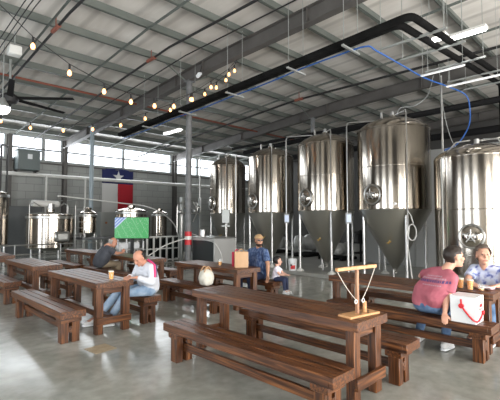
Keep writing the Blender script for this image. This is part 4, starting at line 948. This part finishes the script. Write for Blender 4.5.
# ================================================================ SMALL THINGS
def cup(x, y, z, h, r, fill, lab, cat='beer cup', name='beer_cup', liq=BEER):
    t = thing(name, lab, cat, (x, y, z))
    M().lathe([(0, .004), (r*.8, .004), (r, h), (r-.003, h), (r*.8-.003, .008), (0, .008)], seg=20).build('cup_wall', GLASS, t)
    if fill:
        k = fill; M().lathe([(0, .009), (r*.8-.004, .009), (r*.8-.004+(r*.2)*k, h*k), (0, h*k)], seg=20).build('drink', liq, t)
        M().lathe([(0, h*k), (r*.8-.004+(r*.2)*k, h*k), (r*.8-.004+(r*.2)*(k+.1), h*(k+.1)), (0, h*(k+.1))], seg=20).build('foam', FOAM, t)
    return t
cup(2.86, 5.94, .76, .145, .044, .82, 'full plastic cup of amber beer on the weathered table')
cup(5.86, 1.88, .76, .15, .046, .8, 'left amber beer cup on the table between the man and woman')
cup(5.80, 1.74, .76, .145, .044, .85, 'right amber beer cup on the table between the man and woman')
cup(5.84, 1.62, .76, .085, .042, .3, 'short nearly empty clear cup beside the two beer cups', 'cup', 'short_cup')
cup(5.30, 6.22, .76, .13, .042, .6, 'clear cup with a little yellow drink left of the paper bag', 'cup', 'drink_cup')
cup(5.2, 9.3, .76, .13, .04, 0, 'clear empty cup on the far table by the grey-haired man', 'cup', 'empty_cup')
# kraft bag
def bag(name, x, y, z, w_, d_, h_, mt_, lab, cat, rz=0, handles=True, hm=None):
    t = thing(name, lab, cat, (x, y, z), rz)
    m = M(); th = .004
    for (a, b, c, d) in ((-w_/2, w_/2, -d_/2, -d_/2+th), (-w_/2, w_/2, d_/2-th, d_/2), (-w_/2, -w_/2+th, -d_/2+th, d_/2-th), (w_/2-th, w_/2, -d_/2+th, d_/2-th)): m.b2(a, b, c, d, 0, h_)
    m.b2(-w_/2+th, w_/2-th, -d_/2+th, d_/2-th, 0, th); m.build('sack', mt_, t)
    if handles:
        for s in (-1, 1): M().tube([(w_*.2*math.cos(a), s*(d_/2-.01), h_-.02+.07*math.sin(a)) for a in [PI*k/10 for k in range(11)]], .005, 6).build('handle', hm or mt_, t)
    return t
bag('paper_bag', 5.42, 5.72, .76, .26, .15, .30, KRAFT, 'brown paper carrier bag standing on the table before the capped man', 'bag', R(-38))
bag('gift_bag', 5.475, 5.905, .76, .20, .10, .28, mat('red_pink_paper', (.62, .04, .09), .6), 'red bag standing just behind the brown paper bag', 'bag', R(-38))
# tote bag on the bench
t = thing('tote_bag', 'cream canvas tote bag stuffed full, sitting on the bench', 'bag', (4.76, 5.98, .445))
B = Body(); B.ell((0, 0, .15), (.155, .14, .16)); B.ell((0, 0, .06), (.14, .12, .06)); B.ell((.0, .04, .23), (.12, .08, .07)); B.ell((-.04, -.07, .1), (.1, .07, .09)); B.build('sack', CANV, t, (0, 0, 0), vox=.012)
for q in (-.05, .06): M().tube([(-.09+.18*k/10, q, .26+.10*math.sin(PI*k/10)) for k in range(11)], .011, 8).build('strap', KRAFT, t)
M().ball((.03, .03, .30), (.05, .05, .04)).build('bundle', mat('tan_bundle', (.45, .28, .14), .8), t)
# white box with the red strap on the bench
t = thing('carry_box', 'white box with a red plastic strap beside the man in the red T-shirt', 'box', (5.405, 1.665, .445))
BXW = mat('white_card', (.80, .82, .83), .45)
m = M(); w0, w1, d0, d1, h_ = .145, .15, .138, .146, .315
def fr(sx_, sy_, z): k = z/h_; return Vector((sx_*(w0+(w1-w0)*k), sy_*(d0+(d1-d0)*k), z))
cs = [(-1, -1), (1, -1), (1, 1), (-1, 1)]
bot = [m._v(fr(a, b, 0)) for a, b in cs]; top = [m._v(fr(a, b, h_)) for a, b in cs]; inn = [m._v(fr(a*.97, b*.97, h_)) for a, b in cs]; inb = [m._v(fr(a*.95, b*.95, .03)) for a, b in cs]
m.b.faces.new(bot[::-1]); m.b.faces.new(inb)
for i in range(4):
    j = (i+1) % 4; m.b.faces.new((bot[i], bot[j], top[j], top[i])); m.b.faces.new((top[i], top[j], inn[j], inn[i])); m.b.faces.new((inn[i], inn[j], inb[j], inb[i]))
m.build('carton', BXW, t)
m = M(); m.b2(-w1+.005, w1-.005, -d1+.005, d1-.005, h_-.012, h_-.003); m.build('lid', BXW, t)
# strap: from a knob on the long side down and round to the end
m = M(); pts = [fr(-1.03, .12, .28), fr(-1.04, .10, .20), fr(-1.07, -.15, .15), fr(-1.08, -.5, .09), fr(-1.07, -.85, .045), fr(-.9, -1.06, .03), fr(-.4, -1.09, .035), fr(.15, -1.08, .06), fr(.62, -1.05, .10)]
m.tube(pts, .011, 8); m.build('strap', RED, t)
p = fr(-1, .10, .20); M().cyl(p, p+Vector((-.022, 0, 0)), .03, seg=16).build('strap_knob', RED, t); p = fr(.62, -1, .11); M().cyl(p, p+Vector((0, -.022, 0)), .026, seg=16).build('strap_knob', RED, t)
m = M(); yy = lambda z: -(d0+(d1-d0)*z/h_)-.0025
def lab_rect(x0, x1, z0, z1, s):
    q = m.b.faces.new([m._v((a, yy(b), b)) for a, b in ((x0, z0), (x1, z0), (x1, z1), (x0, z1))]); q.material_index = s
lab_rect(-.02, .10, .235, .246, 1); lab_rect(-.02, .10, .130, .136, 1); lab_rect(-.02, -.012, .136, .235, 1)
for k, (a, b) in enumerate(((-.005, .018), (.024, .045), (.051, .070), (.076, .096))): lab_rect(a, b, .18, .222, 0); lab_rect(a+.004, b-.006, .145, .168, 0 if k % 2 else 1)
m.build('label_print', [RED, BLK], t)
# papers in front of the woman
t = thing('paper_basket', 'pink and white paper lying on the table before the woman', 'paper', (5.98, 1.60, .76))
m = M(); n = 6; g = {}
for i in range(n+1):
    for j in range(n+1): g[i, j] = m._v((-.10+.2*i/n, -.09+.18*j/n, .012+.010*math.sin(i*1.3)+.008*math.cos(j*1.7)+.02*(abs(i-3)/3)**3))
for i in range(n):
    for j in range(n): m.b.faces.new((g[i, j], g[i+1, j], g[i+1, j+1], g[i, j+1]))
o = m.build('paper_sheet', mat('pale_pink_paper', (.80, .62, .66), .8), t); q = o.modifiers.new('s', 'SOLIDIFY'); q.thickness = .004
M().box((.0, .0, .035), (.09, .15, .01), rz=.5, bev=.003).build('phone', WHT2, t)
m = M((5.06, 9.95, .86)); m.box((5.05, 9.93, .90), (.012, .07, .16), rot=Matrix.Rotation(.35, 3, 'Y'), bev=.002); one(m, 'folded_paper', WHT2, 'white folded paper held up by the grey-haired man', 'paper', loc=(5.06, 9.95, .86))
# ring toss game on the table end
t = thing('ring_toss_game', 'small wooden ring toss game with post, crossbar and hanging strings', 'game', (3.51, 2.05, .76), R(-9))
m = M(); m.b2(-.21, .225, -.08, .08, 0, .022, bev=.004); m.build('base_board', W_L, t)
for k in range(7): M().lathe([(0, .0235), (.013, .0235), (.013, .0225)], c=(-.03+.038*k, -.045+.03*(k % 3), 0), seg=12).build('hole', BLK, t)
M().b2(-.035, -.005, -.015, .015, .022, .445, bev=.003).build('post', W_LZ, t)
M().b2(-.31, .27, -.017, .017, .44, .474, bev=.004).build('crossbar', W_L, t)
M().cyl((.09, .0, .022), (.09, 0, .125), .019, seg=14).build('peg', W_L, t)
TW = mat('white_twine', (.72, .66, .58), .8)
for (a, b) in (((-.30, 0, .445), (-.065, -.02, .16)), ((.26, 0, .445), (.04, -.02, .16))):
    A_, B_ = Vector(a), Vector(b); s = M().tube([A_+(B_-A_)*k/8+Vector((0, 0, -.02*math.sin(PI*k/8))) for k in range(9)], .0032, 6).build('string', TW, t)
    c = B_+Vector((0, -.004, -.02)); M().tube([c+Vector((.018*math.cos(2*PI*k/14), 0, .018*math.sin(2*PI*k/14))) for k in range(14)], .004, 6, closed=True).build('ring', WHT2, s)
